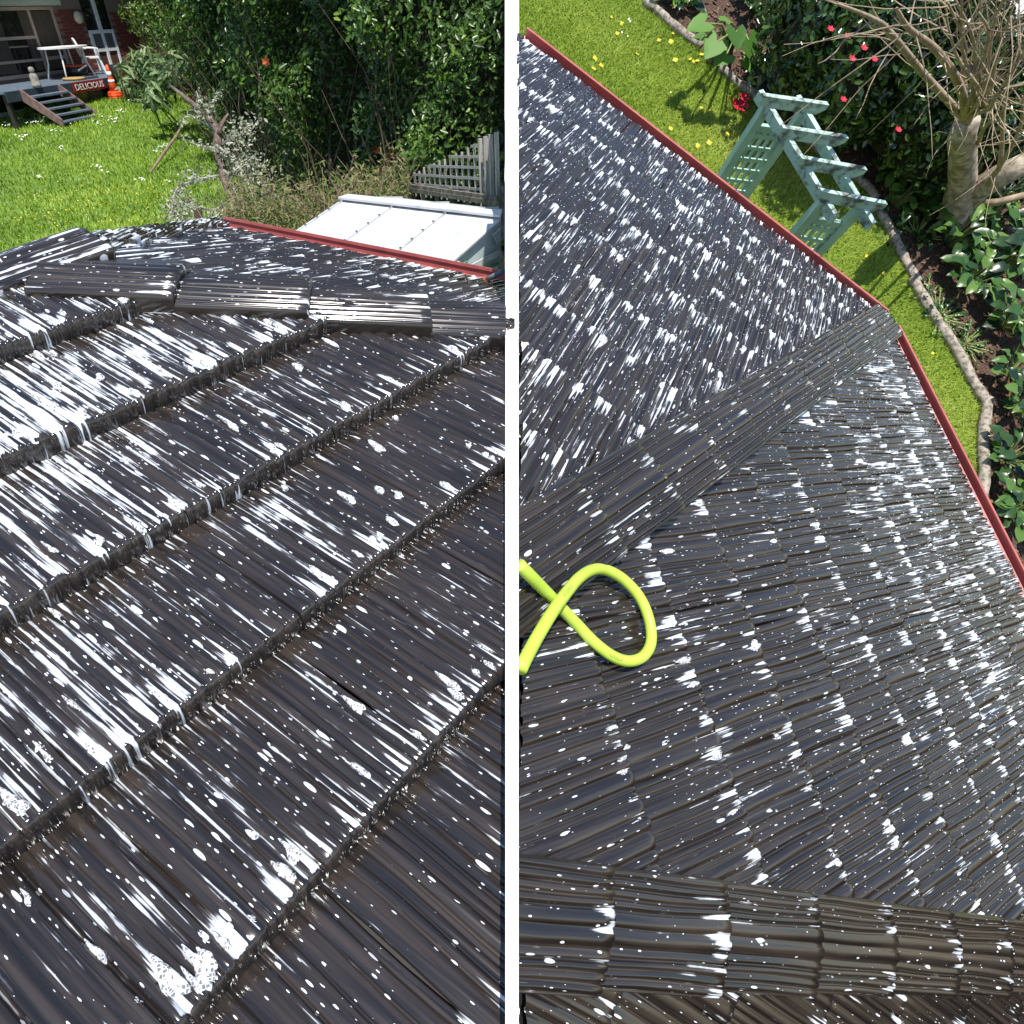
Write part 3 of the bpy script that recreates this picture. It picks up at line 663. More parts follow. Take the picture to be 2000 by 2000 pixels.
def statue(o):
    ST = mat('grey_stone', (.30, .28, .24), (.18, .17, .15), .9, 12, (1, 1, 1), .006)
    MB().lathe([(.10, 0), (.11, .08), (.08, .10), (.10, .2), (.085, .28), (.04, .31)], 12).build('body', ST, o, True)
    MB().lathe([(.035, .30), (.065, .34), (.07, .38), (.05, .43), (.0, .44)], 12).build('head', ST, o, True)
sp = empty('garden_statue', rot(onDeck(73, 171), uH)); tag(sp, 'small grey stone figure at the corner of the deck', 'statue'); statue(sp)
# bamboo screen
bs = empty('bamboo_screen', rot(lawnA(52, 240), uH)); tag(bs, 'leaning screen of thin bamboo canes left of the steps', 'screen'); BMB = mat('dry_bamboo', (.42, .34, .22), (.28, .22, .14), .7, 6, (1, 1, 8))
inv = np.array(bs.matrix_world.inverted())
for k in range(30):
    a = lawnA(20+k*1.55, 243-k*.1); top = at(10+k*1.35, 158+random.uniform(-6, 14), 20.2); q = (inv @ np.r_[a, 1])[:3]; r = (inv @ np.r_[top, 1])[:3]
    MB().tube([q, r], [.016, .011], 5).build('cane', BMB, bs)
for hgt in (.35, .75):
    a = (inv @ np.r_[at(14, 225-hgt*70, 20.1), 1])[:3]; b = (inv @ np.r_[at(62, 222-hgt*66, 20.1), 1])[:3]; MB().tube([a, b], .014, 5).build('tie_rail', BMB, bs)
for nm, px, py in (('flower_pot', 318, 128), ('flower_pot', 300, 131)):
    o = empty(nm, rot(onDeck(px, py), uH)); tag(o, 'terracotta flower pot at the right end of the deck, ' + ('nearest the hedge' if px > 310 else 'left of the other one'), 'pot', 'terracotta pots on the deck')
    MB().lathe([(.12, 0), (.18, .26), (.15, .26), (.1, .1)], 12).build('body', mat('terracotta', (.42, .14, .07), (.33, .11, .06), .8), o, True); MB().lathe([(.17, .22), (.2, .22), (.2, .3), (.16, .3)], 12).build('rim', mat('terracotta', (.4, .1, .06)), o)

# --- garden shed behind the gutter
sh = empty('garden_shed'); tag(sh, 'white roofed metal garden shed with pale blue green end wall', 'shed')
R0 = at(673, 388, 7.0); E0 = at(560, 465, 6.47); rr_ = ray(985, 423); R1 = EYE + rr_*((R0[2]-3.3)/rr_[2]); along = R1-R0
fall = E0-R0; fall -= unit(along)*(fall@unit(along)); far_ = np.array([-fall[0], -fall[1], fall[2]])
sh.matrix_world = Matrix.Translation(np.array([R0[0], R0[1], -.4])); so_ = np.array([R0[0], R0[1], -.4])
def sbuild(mb, name, m, par=sh):
    me = bpy.data.meshes.new(name); me.from_pydata([tuple(np.array(v)-so_) for v in mb.V], [], mb.F); me.update(); return link(name, me, m, par)
SR = mat('white_shed_roof', (.52, .53, .55), (.40, .42, .46), .55, 5, (1, 1, 1), 0, .4, .52, .70)
e_ = E0 + (R0-E0)*0; nrm1 = unit(np.cross(along, fall)); nrm1 *= np.sign(nrm1[2]); nrm2 = unit(np.cross(along, far_)); nrm2 *= np.sign(nrm2[2])
nP = 3
for k in range(nP):
    a, b = k/nP+.006, (k+1)/nP-.006
    for dv, nn in ((fall, nrm1), (far_, nrm2)):
        q = MB(); ps = [R0+along*a, R0+along*b, R0+along*b+dv*1.06, R0+along*a+dv*1.06]; q.prism(ps, -nn*.015)
        for t in (a+.0, ): q.bar(R0+along*(t+.008)+nn*.008, R0+along*(t+.008)+dv*1.05+nn*.008, .012, .02, nn)
        rp = sbuild(q, 'roof_panel', SR)
    sc = MB()
    for i in range(5): sc.lathe([(.012, 0), (.010, .006), (0, .008)], 6, R0+along*(a+.01)+fall*(.12+i*.2)+nrm1*.021)
    sbuild(sc, 'screw_heads', mat('dark_screw', (.08, .07, .06)))
q = MB(); q.bar(R0-along*.005+nrm1*.02, R1+nrm1*.02, .16, .02, zA); sbuild(q, 'ridge_strip', SR)
SW = mat('pale_blue_wall', (.50, .58, .60), (.44, .52, .55), .5, 4); SG = mat('shed_green', (.10, .26, .20), (.08, .22, .17), .5)
gz = -.45; al = unit(along)
G0 = E0+along; G1 = R1; G2 = R1+far_
q = MB(); q.prism([np.array([G0[0], G0[1], gz])-al*.05, G0-al*.05-zA*.03, G1-al*.05-zA*.03, G2-al*.05-zA*.03, np.array([G2[0], G2[1], gz])-al*.05], -al*.03); sbuild(q, 'end_wall', SW)
q = MB(); q.prism([np.array([E0[0], E0[1], gz])-fall*.06, E0-zA*.03-fall*.06, G0-zA*.03-fall*.06, np.array([G0[0], G0[1], gz])-fall*.06], -fall*.04); sbuild(q, 'side_wall', SW)
for k in range(5):
    c0 = R1 + (-.5+k*.0)*0*al + fall*(.35-k*.02) - zA*(.07+k*.022); sbuild(MB().bar(c0+al*.0-fall*.10, c0-fall*.30, .012, .012), 'vent_slat', SR)
gd = unit(np.array([fall[0], fall[1], 0]))
def gp(u, z): return G1*np.array([1, 1, 0]) + gd*u + np.array([0, 0, z]) - al*.02
zt = G0[2]
sbuild(MB().prism([gp(.78, zt-.06), gp(.62, zt-.06), gp(.62, gz), gp(.78, gz)], -al*.02), 'corner_panel', SG)
sbuild(MB().prism([gp(.58, zt-.10), gp(-.2, zt-.10), gp(-.2, zt-.15), gp(.58, zt-.15)], al*.012), 'door_head', SR)
for k in range(3):
    u0_ = .50-k*.24; sbuild(MB().prism([gp(u0_, zt-.22), gp(u0_-.15, zt-.22), gp(u0_-.15, zt-1.0), gp(u0_, zt-1.0)], al*.006), 'door_panel', mat('pale_panel', (.60, .66, .68), None, .5))
    for (a0, a1, z0, z1) in ((0, -.15, -.205, -.225), (0, .015, -.205, -1.0), (-.15, -.165, -.205, -1.0)): sbuild(MB().prism([gp(u0_+a0, zt+z0), gp(u0_+a1, zt+z0), gp(u0_+a1, zt+z1), gp(u0_+a0, zt+z1)], al*.010), 'panel_trim', SG)
for o in list(sh.children):
    bm = bmesh.new(); bm.from_mesh(o.data); bmesh.ops.bisect_plane(bm, geom=bm.verts[:]+bm.edges[:]+bm.faces[:], plane_co=Vector(SEAM_N*(SEAM_C-.1-so_@SEAM_N)), plane_no=Vector(SEAM_N), clear_outer=True)
    n_ = len(bm.faces); bm.to_mesh(o.data); bm.free()
    if not n_: bpy.data.objects.remove(o)
# --- fences behind the shed
GW = mat('weathered_grey_timber', (.44, .41, .38), (.27, .25, .23), .85, 8, (6, 6, .6), .004)
DWD = mat('rotten_dark_timber', (.09, .075, .06), (.20, .18, .15), .9, 9, (2, 2, 1), .006)
fe = empty('lattice_fence', Matrix.Translation(at(880, 372, 9.3))); tag(fe, 'weathered grey lattice fence rising towards the palings behind the shed', 'fence'); fo = at(880, 372, 9.3)
fa = at(812, 368, 10.0); fb = at(955, 383, 8.6); nv = 14
def lerp(a, b, t): return a+(b-a)*t
for k in range(nv):
    t = k/(nv-1); b_ = lerp(fa, fb, t)-fo; h = .20+.42*t
    MB().bar(b_-np.array([0, 0, .1]), b_+np.array([0, 0, h+random.uniform(-.02, .02)]), .028, .014, fb-fa).build('slat', GW, fe)
for k in range(5):
    h = .04+k*.12; t0 = max(0, (h-.18)/.42); 
    MB().bar(lerp(fa, fb, t0)-fo+np.array([0, -.016, h+.02]), fb-fo+np.array([0, -.016, h+.03]), .012, .03).build('rail', GW, fe)
pf = empty('paling_fence', Matrix.Translation(at(970, 380, 8.4))); tag(pf, 'weathered upright fence palings behind the shed by the white divider', 'fence'); po = at(970, 380, 8.4)
for k in range(4):
    b_ = lerp(at(958, 384, 8.55), at(990, 388, 8.2), k/3.0)-po - SEAM_N*.10
    MB().bar(b_-np.array([0, 0, .3]), b_+np.array([0, 0, .62+.02*k]), .05, .02, fb-fa).build('paling', GW, pf)
lw = empty('rotten_plank_wall', Matrix.Translation(at(890, 375, 9.0))); tag(lw, 'low dark rotten plank wall along the back of the shed', 'wall'); lo = at(890, 375, 9.0)
for k in range(2): MB().bar(at(792, 362+k*7, 9.9)-lo, at(990, 388+k*9, 8.1)-lo-SEAM_N*.1, .05, .05).build('plank', DWD, lw)
for k in range(7): b_ = lerp(at(800, 372, 9.8), at(980, 395, 8.15), k/6)-lo; MB().bar(b_-np.array([0, 0, .4]), b_+np.array([0, 0, random.uniform(.06, .18)]), .05, .05).build('stake', DWD, lw)

# --- tall hedge
HEDGE = leafmat('hedge_leaf', [(.018, .042, .008), (.045, .10, .014), (.085, .165, .02), (.19, .28, .035)], .35, .25)
TWIG = mat('brown_twig', (.12, .085, .055), (.07, .05, .035), .85, 20)
hd = empty('tall_hedge', Matrix.Translation((-3.5, 15, 0))); tag(hd, 'tall dense dark green hedge with orange flowers along the side of the lawn', 'hedge')
path = np.array([[-11.3, 31.], [-9.3, 26.], [-7.5, 21.5], [-5.8, 17.4], [-4.2, 14.8], [-2.5, 13.0], [-.5, 11.7], [1.2, 10.9]])
seg = np.diff(path, axis=0); ln = np.linalg.norm(seg, axis=1); cum = np.r_[0, np.cumsum(ln)]
def hpt(s): 
    i = np.clip(np.searchsorted(cum, s)-1, 0, len(seg)-1); t = (s-cum[i])/ln[i]; P = path[i]+seg[i]*t[:, None]; d = seg[i]/ln[i][:, None]; return P, np.c_[d[:, 1]*-1, d[:, 0]]*-1
N = 95000; s_ = cum[-1]*RNG.random(N)**.62; P, nn_ = hpt(s_)
z_ = RNG.uniform(0, 1, N)**.8*6.2
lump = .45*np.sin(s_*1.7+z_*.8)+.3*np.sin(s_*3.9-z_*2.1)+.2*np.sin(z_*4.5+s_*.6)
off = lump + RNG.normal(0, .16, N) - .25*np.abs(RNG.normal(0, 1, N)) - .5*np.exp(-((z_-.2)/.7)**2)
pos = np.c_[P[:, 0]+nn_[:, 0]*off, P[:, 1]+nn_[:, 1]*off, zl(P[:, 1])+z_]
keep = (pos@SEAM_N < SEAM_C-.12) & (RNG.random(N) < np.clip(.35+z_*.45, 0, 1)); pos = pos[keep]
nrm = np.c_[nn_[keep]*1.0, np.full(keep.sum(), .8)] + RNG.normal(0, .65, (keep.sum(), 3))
rnd = np.clip(.30+.30*lump[keep]+RNG.normal(0, .2, keep.sum()), 0, 1)  # leaf tone runs darker in the hollows, shade put into the colour
sz = np.interp(s_[keep], [0, cum[-1]], [.15, .10])*RNG.uniform(.7, 1.3, keep.sum())
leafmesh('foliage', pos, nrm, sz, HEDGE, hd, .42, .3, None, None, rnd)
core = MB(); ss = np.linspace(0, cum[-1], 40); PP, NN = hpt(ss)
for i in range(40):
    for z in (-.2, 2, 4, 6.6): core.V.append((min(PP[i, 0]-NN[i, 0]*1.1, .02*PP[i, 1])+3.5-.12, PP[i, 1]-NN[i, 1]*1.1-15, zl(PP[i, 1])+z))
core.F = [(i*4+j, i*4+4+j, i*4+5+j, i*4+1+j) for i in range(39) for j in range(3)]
core.build('inner_shade_core', mat('inner_shade_dark', (.010, .013, .006), (.02, .018, .012), .9, 9), hd)  # solid sheet added to block the view; inner shade is its colour
st = MB()
for k in range(240):
    s0 = random.uniform(6, cum[-1]-2.6); p0, nn0 = hpt(np.array([s0])); o_ = random.uniform(-.1, .35); x0 = p0[0]+nn0[0]*o_; z0 = zl(x0[1]); L = random.uniform(1.0, 3.6)
    q = [np.array([x0[0]+3.5, x0[1]-15, z0-.05])]; dv = np.array([random.gauss(0, .28), random.gauss(0, .2), 1.0])
    for i in range(4): dv = unit(dv+np.array([random.gauss(0, .22), random.gauss(0, .22), .1])); q.append(q[-1]+dv*L/4)
    r0 = random.uniform(.007, .018); st.tube(q, [r0, r0*.85, r0*.7, r0*.5, r0*.3], 4, False)
p0 = at(645, 345, 12.9)-np.array([-3.5, 15, 0]); tpx = [(645, 360), (644, 300), (646, 230), (650, 170), (652, 110), (642, 40), (640, -30)]
st.tube([at(x, y, 12.4)-np.array([-3.5, 15, 0]) for x, y in tpx], [.03, .03, .028, .026, .024, .02, .016], 6)
for (a, b, c) in (((650, 110), (630, 60), (612, 25)), ((650, 170), (600, 120), (530, 40)), ((645, 240), (680, 180), (700, 110)), ((652, 110), (665, 60), (668, 20)), ((850, 320), (832, 150), (800, 40)), ((760, 330), (775, 200), (760, 60)), ((880, 300), (900, 180), (930, 60))):
    st.tube([at(x, y, 12.2)-np.array([-3.5, 15, 0]) for x, y in (a, b, c)], [.016, .012, .007], 5)
st.build('stems', TWIG, hd)
OFL = mat('orange_flower', (.62, .13, .03), (.5, .09, .03), .5)
for (x, y) in ((735, 292), (762, 302), (735, 332), (820, 243), (889, 77), (942, 175), (950, 135), (983, 120), (960, 168), (832, 57), (984, 268), (520, 120), (590, 60)):
    f_ = MB(); c0 = at(x, y, 11.9)-np.array([-3.5, 15, 0])
    for k in range(6): a_ = k*math.pi/3; f_.add([c0, c0+np.array([.05*math.cos(a_), -.02, .05*math.sin(a_)]), c0+np.array([.075*math.cos(a_+.5), -.03, .075*math.sin(a_+.5)]), c0+np.array([.05*math.cos(a_+1), -.02, .05*math.sin(a_+1)])], [(0, 1, 2, 3)])
    f_.build('flower', OFL, hd)
# brush at the foot of the hedge
BRUSH = leafmat('dry_brush', [(.05, .09, .015), (.12, .17, .03), (.22, .20, .09), (.30, .24, .13)], .7, .3)
N = 9000; x = RNG.uniform(440, 800, N); dpt = RNG.uniform(9.2, 11.5, N); y = 452 - np.abs(RNG.normal(0, 42, N)) - np.clip((x-640)*.38, 0, 60)
pos = np.array([at(a, b, c) for a, b, c in zip(x, y, dpt)]); o = leafmesh('hedge_brush', pos, RNG.normal(0, 1, (N, 3))+np.array([0, -.5, 1]), RNG.uniform(.05, .13, N), BRUSH, None, .22, .2); tag(o, 'tangled dry brush and seedlings at the foot of the hedge', 'brush', None, 'stuff')
tw = MB()
for k in range(170):
    x = random.uniform(450, 790); q = [at(x, 470-max(0, x-640)*.38, random.uniform(9.4, 11))]; dv = np.array([random.gauss(0, .5), random.gauss(0, .3), 1.0])
    for i in range(3): dv = unit(dv+np.array([random.gauss(0, .35) for _ in range(3)])); q.append(q[-1]+dv*random.uniform(.15, .42))
    tw.tube(q, [.009, .007, .005, .003], 4, False)
tag(tw.build('dry_stalks', mat('dry_stalk', (.27, .20, .13), (.16, .11, .07), .8, 9)), 'thin dry brown stalks standing in the brush behind the gutter', 'stalks', None, 'stuff')
# --- dead lichened tree
dt = empty('dead_tree', Matrix.Translation(lawnA(458, 440))); tag(dt, 'bent dead tree trunk with pale lichen covered branches beside the lawn', 'tree'); do = lawnA(458, 440)
BK = mat('dead_bark', (.19, .135, .11), (.07, .05, .042), .9, 26, (1, 1, .3), .03); LB_ = mat('lichen_bark', (.40, .40, .34), (.16, .14, .12), .9, 30, (1, 1, 1), .004)
tp = [(460, 470), (458, 432), (455, 393), (437, 342), (424, 285), (427, 256), (404, 225), (370, 197), (334, 168)]
MB().tube([at(x, y, 11.0)-do for x, y in tp], [.085, .08, .075, .07, .065, .062, .05, .035, .02], 8).build('trunk', BK, dt, True)
MB().tube([at(x, y, 10.95)-do for x, y in ((428, 262), (434, 240), (446, 222))], [.045, .03, .014], 6).build('stub', BK, dt, True)
MB().tube([at(x, y, 10.6)-do for x, y in ((388, 470), (389, 432), (386, 412))], [.07, .065, .055], 8).build('stump', mat('dark_stump', (.05, .025, .018), None, .9, 9), dt, True)
lich = []; br = MB()
def limb(pts, r, n=26, sp=.035):
    P = [at(x, y, 10.9+random.uniform(-.3, .3)) for x, y in pts]; br.tube([q-do for q in P], [r*(1-.7*i/(len(P)-1)) for i in range(len(P))], 5)
    for i in range(len(P)-1):
        for _ in range(n): lich.append(lerp(P[i], P[i+1], random.random())+np.array([random.gauss(0, sp) for _ in range(3)]))
for pts in ([(419, 290), (390, 285), (357, 272)], [(437, 342), (390, 350), (352, 362), (360, 390), (380, 410)], [(455, 393), (420, 410), (380, 405), (340, 395)], [(427, 256), (370, 225), (350, 238)], [(404, 225), (412, 205), (428, 180)], [(424, 285), (455, 270), (490, 255), (512, 230)], [(437, 342), (470, 330), (500, 300)], [(455, 393), (490, 400), (540, 385), (590, 400)], [(458, 430), (510, 440), (560, 425)], [(430, 300), (460, 310), (480, 345), (500, 400)], [(440, 350), (462, 372), (470, 410)], [(404, 225), (390, 200), (384, 178)], [(352, 362), (340, 380), (335, 415), (350, 432)], [(455, 393), (415, 430), (370, 440)], [(424, 285), (445, 300), (452, 330)]): limb(pts, .022)
for cx_, cy_, n_, s_x in ((350, 400, 260, 16), (470, 260, 240, 20), (480, 320, 420, 26), (500, 370, 260, 24), (540, 420, 200, 30), (345, 430, 160, 16), (420, 425, 160, 24), (380, 345, 90, 14), (395, 215, 90, 10)):
    for _ in range(n_): lich.append(at(random.gauss(cx_, s_x), random.gauss(cy_, s_x*.8), random.uniform(10.7, 11.7)))
br.build('branches', LB_, dt)
lich = np.array(lich); leafmesh('lichen', lich, RNG.normal(0, 1, lich.shape), RNG.uniform(.03, .085, len(lich)), leafmat('lichen_tuft', [(.20, .22, .13), (.33, .35, .25), (.46, .47, .38)], .9, .2), dt, .5, .4)
sb = empty('fallen_branch', Matrix.Translation(lawnA(330, 320))); MB().tube([lawnA(296, 341)+np.array([0, 0, .05])-lawnA(330, 320), lawnA(325, 318)+np.array([0, 0, .2])-lawnA(330, 320), lawnA(352, 300)+np.array([0, 0, .35])-lawnA(330, 320), lawnA(368, 290)+np.array([0, 0, .5])-lawnA(330, 320)], [.02, .035, .03, .02], 6).build('limb', mat('dry_stalk', (.27, .2, .13)), sb, True); tag(sb, 'bare fallen branch lying on the lawn near the dead tree', 'branch')
# --- leafy shrubs by the house
BIGL = leafmat('grey_green_leaf', [(.06, .12, .035), (.12, .20, .07), (.20, .29, .12), (.28, .36, .17)], .5, .3)
def bush(name, label, cs, m, size, asp, n, cat='shrub', stem=True, base=None):
    allp, alln = [], []
    for (x, y, dpt, r, k) in cs:
        c0 = at(x, y, dpt); p, q = shell(c0, (r, r, r), IDN, int(n*k), .25, False); allp.append(p); alln.append(q+RNG.normal(0, .5, q.shape)+np.array([0, 0, .35]))
    allp = np.concatenate(allp); alln = np.concatenate(alln); b0 = allp.mean(0); b0 = np.array([b0[0], b0[1], allp[:, 2].min()-.1]) if base is None else base
    o = empty(name, Matrix.Translation(b0)); tag(o, label, cat); bpy.context.view_layer.update(); leafmesh('foliage', allp, alln, size*RNG.uniform(.7, 1.25, len(allp)), m, o, asp, .3)
    if stem:
        s0 = MB()
        for (x, y, dpt, r, k) in cs: c0 = at(x, y, dpt)-b0; s0.tube([(0, 0, 0), c0*.5+np.array([.05, 0, .05]), c0], [.04, .03, .015], 5)
        s0.build('stems', TWIG, o)
    return o
bush('broadleaf_shrub', 'pale grey green shrub with long drooping leaves beside the deck', [(262, 150, 19.5, .42, 1), (290, 128, 19.3, .40, 1), (318, 150, 17.5, .40, .8), (300, 190, 17.0, .30, .5), (345, 128, 16.5, .35, .6)], BIGL, .36, .24, 120, base=lawnA(290, 208))
YG = leafmat('yellow_green_leaf', [(.04, .08, .012), (.10, .16, .02), (.22, .25, .04), (.34, .30, .06)], .5, .3)
bush('border_shrub', 'yellow green shrub behind the bamboo screen', [(38, 160, 21, .45, 1), (58, 185, 20.6, .4, 1), (75, 205, 20.2, .35, .8)], YG, .10, .45, 420, base=lawnA(50, 232))
bush('border_plant', 'low leafy plant in front of the deck steps on the left', [(72, 232, 18.2, .28, 1), (100, 238, 17.8, .28, 1), (125, 228, 18.4, .2, .6)], HEDGE, .13, .3, 300, base=lawnA(98, 245), stem=False)
bush('climber', 'sparse climber hanging on the brick wall beside the window', [(128, 50, 22.3, .45, 1), (150, 38, 22.6, .45, .8), (165, 55, 23.2, .3, .4)], YG, .09, .5, 110, base=at(130, 110, 22.4))
bush('porch_tree', 'dark leafy tree overhanging the right end of the brick house', [(275, 22, 22, .6, .7), (305, 48, 21.5, .6, .8), (335, 75, 20.8, .6, .8), (340, 25, 21, .8, 1.2)], HEDGE, .16, .4, 700, 'tree', True, at(300, 175, 21.3))
# edging boards in front of the deck bed
for (a, b, lb) in (((150, 219), (205, 211), 'left of the cone'), ((212, 214), (300, 196), 'right of the cone')):
    A_, B_ = lawnA(*a), lawnA(*b); o = MB().bar(-(B_-A_)/2+zA*.06, (B_-A_)/2+zA*.06, .05, .14).build('edging_board', mat('edging_timber', (.16, .11, .06), (.10, .075, .045), .85, 5), None, False, Matrix.Translation((A_+B_)/2)); tag(o, 'low timber edging board of the bed under the deck, ' + lb, 'edging', 'deck bed edging boards')
# lance lying on the roof at the right edge
lp = on(948, 574, nA2, cA2)+nA2*.07; l2 = seamstop(lp, unit(gA*.95+eA*.2), .04)+zA*.05
la = empty('spray_lance', Matrix.Translation(lp)); tag(la, 'grey spray lance with rusty tip lying on the suds at the gutter', 'lance')
MB().tube([(0, 0, 0), l2-lp], .013, 8).build('tube', mat('grey_pipe', (.22, .24, .27), None, .4), la, True); MB().tube([(0, 0, 0), -(l2-lp)*.10, -(l2-lp)*.16], [.02, .022, .016], 8).build('tip', mat('rust', (.35, .12, .05), (.2, .07, .04), .8, 30), la)
# moss under the hip cap
mp = on(520, 641, nA1, cA1); N = 500; p = mp + np.outer(RNG.normal(0, .035, N), eA) + np.outer(RNG.normal(0, .014, N), dA1) + np.outer(np.abs(RNG.normal(0.03, .012, N)), nA1)
leafmesh('moss', p, RNG.normal(0, 1, (N, 3)), RNG.uniform(.006, .014, N), leafmat('moss_tuft', [(.06, .09, .05), (.14, .19, .13), (.25, .29, .22)], .9, .2), houseA, .4, .2)['kind'] = 'stuff'

# ------------------------------------------------------------------ side garden seen over the right-hand roof
cL = cornB@upB - 2.4
def lawnB(x, y, h=0.0): return on(x, y, upB, cL+h)
XB = unit(SEAM_N - upB*(SEAM_N@upB)); YB = np.cross(upB, XB); AXB = np.array([XB, YB, upB])
def frB(p, ang=0.0):
    x = XB*math.cos(ang)+YB*math.sin(ang); return fr(p, x, np.cross(upB, x), upB)
OB = lawnB(1500, 400); MBf = fr(OB, XB, YB, upB); MBi = np.array(MBf.inverted())
def loc(p): p = np.atleast_2d(p); return (p-OB)@AXB.T
def sheet(name, px, lift, m, kind='structure', clip=False):
    q = [loc(lawnB(x, y, lift))[0] for x, y in px]; bm = bmesh.new(); f_ = bm.faces.new([bm.verts.new(tuple(v)) for v in q]); bmesh.ops.triangulate(bm, faces=[f_])
    if clip: bmesh.ops.bisect_plane(bm, geom=bm.verts[:]+bm.edges[:]+bm.faces[:], plane_co=Vector(loc(OB-SEAM_N*(OB@SEAM_N-SEAM_C-.02))[0]), plane_no=Vector(AXB@(-SEAM_N)), clear_outer=True)
    bmesh.ops.recalc_face_normals(bm, faces=bm.faces); me = bpy.data.meshes.new(name); bm.to_mesh(me); bm.free(); return tag(link(name, me, m, None, MBf), kind=kind)
TURFB = mat('side_turf', (.13, .21, .025), (.20, .28, .05), .9, 5)
sheet('lawn', [(1004, -250), (2500, -250), (2500, 1500), (1004, 1500)], 0, TURFB, clip=True)
BEDPX = [(1270, 15), (1365, 97), (1412, 140), (1500, 216), (1570, 272), (1650, 335), (1706, 392), (1722, 440), (1785, 553), (1850, 662), (1920, 788), (1912, 900), (1905, 1010), (1960, 1130), (2300, 1130), (2300, -200), (1720, -200), (1700, -40), (1400, -90)]
MULCH = mat('bark_mulch', (.11, .06, .036), (.03, .019, .013), .95, 45, (1, 1, 1), .02)  # mulch colour darkened to stand in for shade over the bed
sheet('garden_bed', BEDPX, .02, MULCH)
sheet('driveway', [(1830, -260), (1868, 20), (1905, 100), (1960, 210), (2060, 330), (2400, 330), (2400, -260)], .05, mat('pale_concrete', (.50, .47, .45), (.42, .40, .38), .85, 6))
LPX = [(1001, -40), (1260, -30), (1290, 25), (1365, 95), (1412, 138), (1500, 214), (1570, 270), (1650, 333), (1706, 390), (1722, 440), (1785, 553), (1850, 662), (1918, 788), (1908, 900), (1900, 1060), (1700, 640), (1300, 300), (1001, 60)]
lp_ = np.array([loc(lawnB(*q))[0][:2] for q in LPX]); lo_, hi_ = lp_.min(0), lp_.max(0); N = 330000
c_ = RNG.uniform(lo_, hi_, (N, 2)); c_ = c_[inpoly(c_, lp_)]; gp_ = OB + np.c_[c_, np.zeros(len(c_))]@AXB; gp_ = gp_[gp_@SEAM_N > SEAM_C+.06]
grass('side_lawn_grass', gp_, upB, .045, .011, GRASSB, 'sunlit short lawn grass between the red gutter and the log edging', .8)
pts = [lawnB(random.uniform(1150, 1500), 30+random.random()*300, .03) for _ in range(26)]; pts = [p for p in pts if inpoly(loc(p)[:, :2], lp_)[0]]
pts += [lawnB(x, y, .03) for x, y in ((1195, 33), (1214, 46), (1355, 120), (1362, 118), (1346, 240), (1363, 285), (1520, 395), (1693, 500), (1725, 535), (1622, 545), (1822, 690), (1727, 535), (1370, 210), (1245, 105))]
flowers('dandelions', pts, upB, .028, mat('buttercup_yellow', (.75, .6, .03)), 'yellow dandelion heads in the lawn beside the garden arch')
flowers('lawn_daisies', [lawnB(x, y, .03) for x, y in ((1228, 38), (1231, 42), (1215, 63), (1226, 70), (1310, 180), (1570, 195), (1575, 205))]+[lawnB(random.uniform(1560, 1640), random.uniform(420, 560), .03) for _ in range(5)], upB, .02, mat('daisy_white', (.8, .8, .8)), 'few white daisies in the lawn beside the garden arch')
rp_ = empty('red_flower', frB(lawnB(1448, 205))); tag(rp_, 'fallen red flower lying on the lawn left of the arch', 'flower')
for (x, y, r) in ((1444, 207, .085), (1452, 194, .06)):
    f_ = MB(); c0 = loc(lawnB(x, y, .04))[0]-loc(lawnB(1448, 205))[0]
    for k in range(5):
        a_ = k*1.257; f_.add([c0, c0+np.array([r*math.cos(a_-.5), r*math.sin(a_-.5), .02]), c0+np.array([r*1.25*math.cos(a_), r*1.25*math.sin(a_), .035]), c0+np.array([r*math.cos(a_+.5), r*math.sin(a_+.5), .02])], [(0, 1, 2, 3)])
    f_.build('petals', mat('crimson_petal', (.62, .012, .035), (.5, .01, .03), .5), rp_)
# log edging
LOG = mat('weathered_log', (.36, .31, .25), (.13, .11, .09), .9, 22, (1, 1, 1), .02, .5, .40, .66)
for (a, b, r, lb) in (((1256, 8), (1366, 97), .06, 'pale weathered edging log at the top beside the big leaved plant'), ((1403, 138), (1502, 217), .058, 'pale weathered edging log left of the garden arch'), ((1548, 255), (1605, 305), .06, 'edging log seen through the top of the garden arch'), ((1660, 335), (1708, 392), .06, 'short edging log just right of the arch foot'), ((1714, 418), (1787, 555), .062, 'dark edging log below the arch beside brown mulch'), ((1775, 548), (1922, 792), .072, 'longest edging log along the lower lawn'), ((1918, 782), (1908, 1010), .075, 'shaded dark edging log at the lower end of the lawn')):
    A_, B_ = lawnB(*a), lawnB(*b); ctr = (A_+B_)/2; ax_ = unit(B_-A_); L = np.linalg.norm(B_-A_)
    q = [ax_*L*(t-.5)+upB*(r*.7)+np.cross(upB, ax_)*.012*math.sin(t*9+a[0])+upB*.006*math.sin(t*13) for t in np.linspace(0, 1, 12)]
    o = MB().tube(q, [r*.8*(1+.10*math.sin(i*2.3+a[0])) for i in range(12)], 10).build('edging_log', LOG, None, True, Matrix.Translation(ctr)); tag(o, lb, 'log', 'log edging of the garden bed')
o = MB().lathe([(.06, 0), (.065, .16), (.05, .18), (0, .185)], 10).build('edging_stump', LOG, None, True, frB(lawnB(1385, 120))); tag(o, 'small round stump between the two upper edging logs', 'stump')
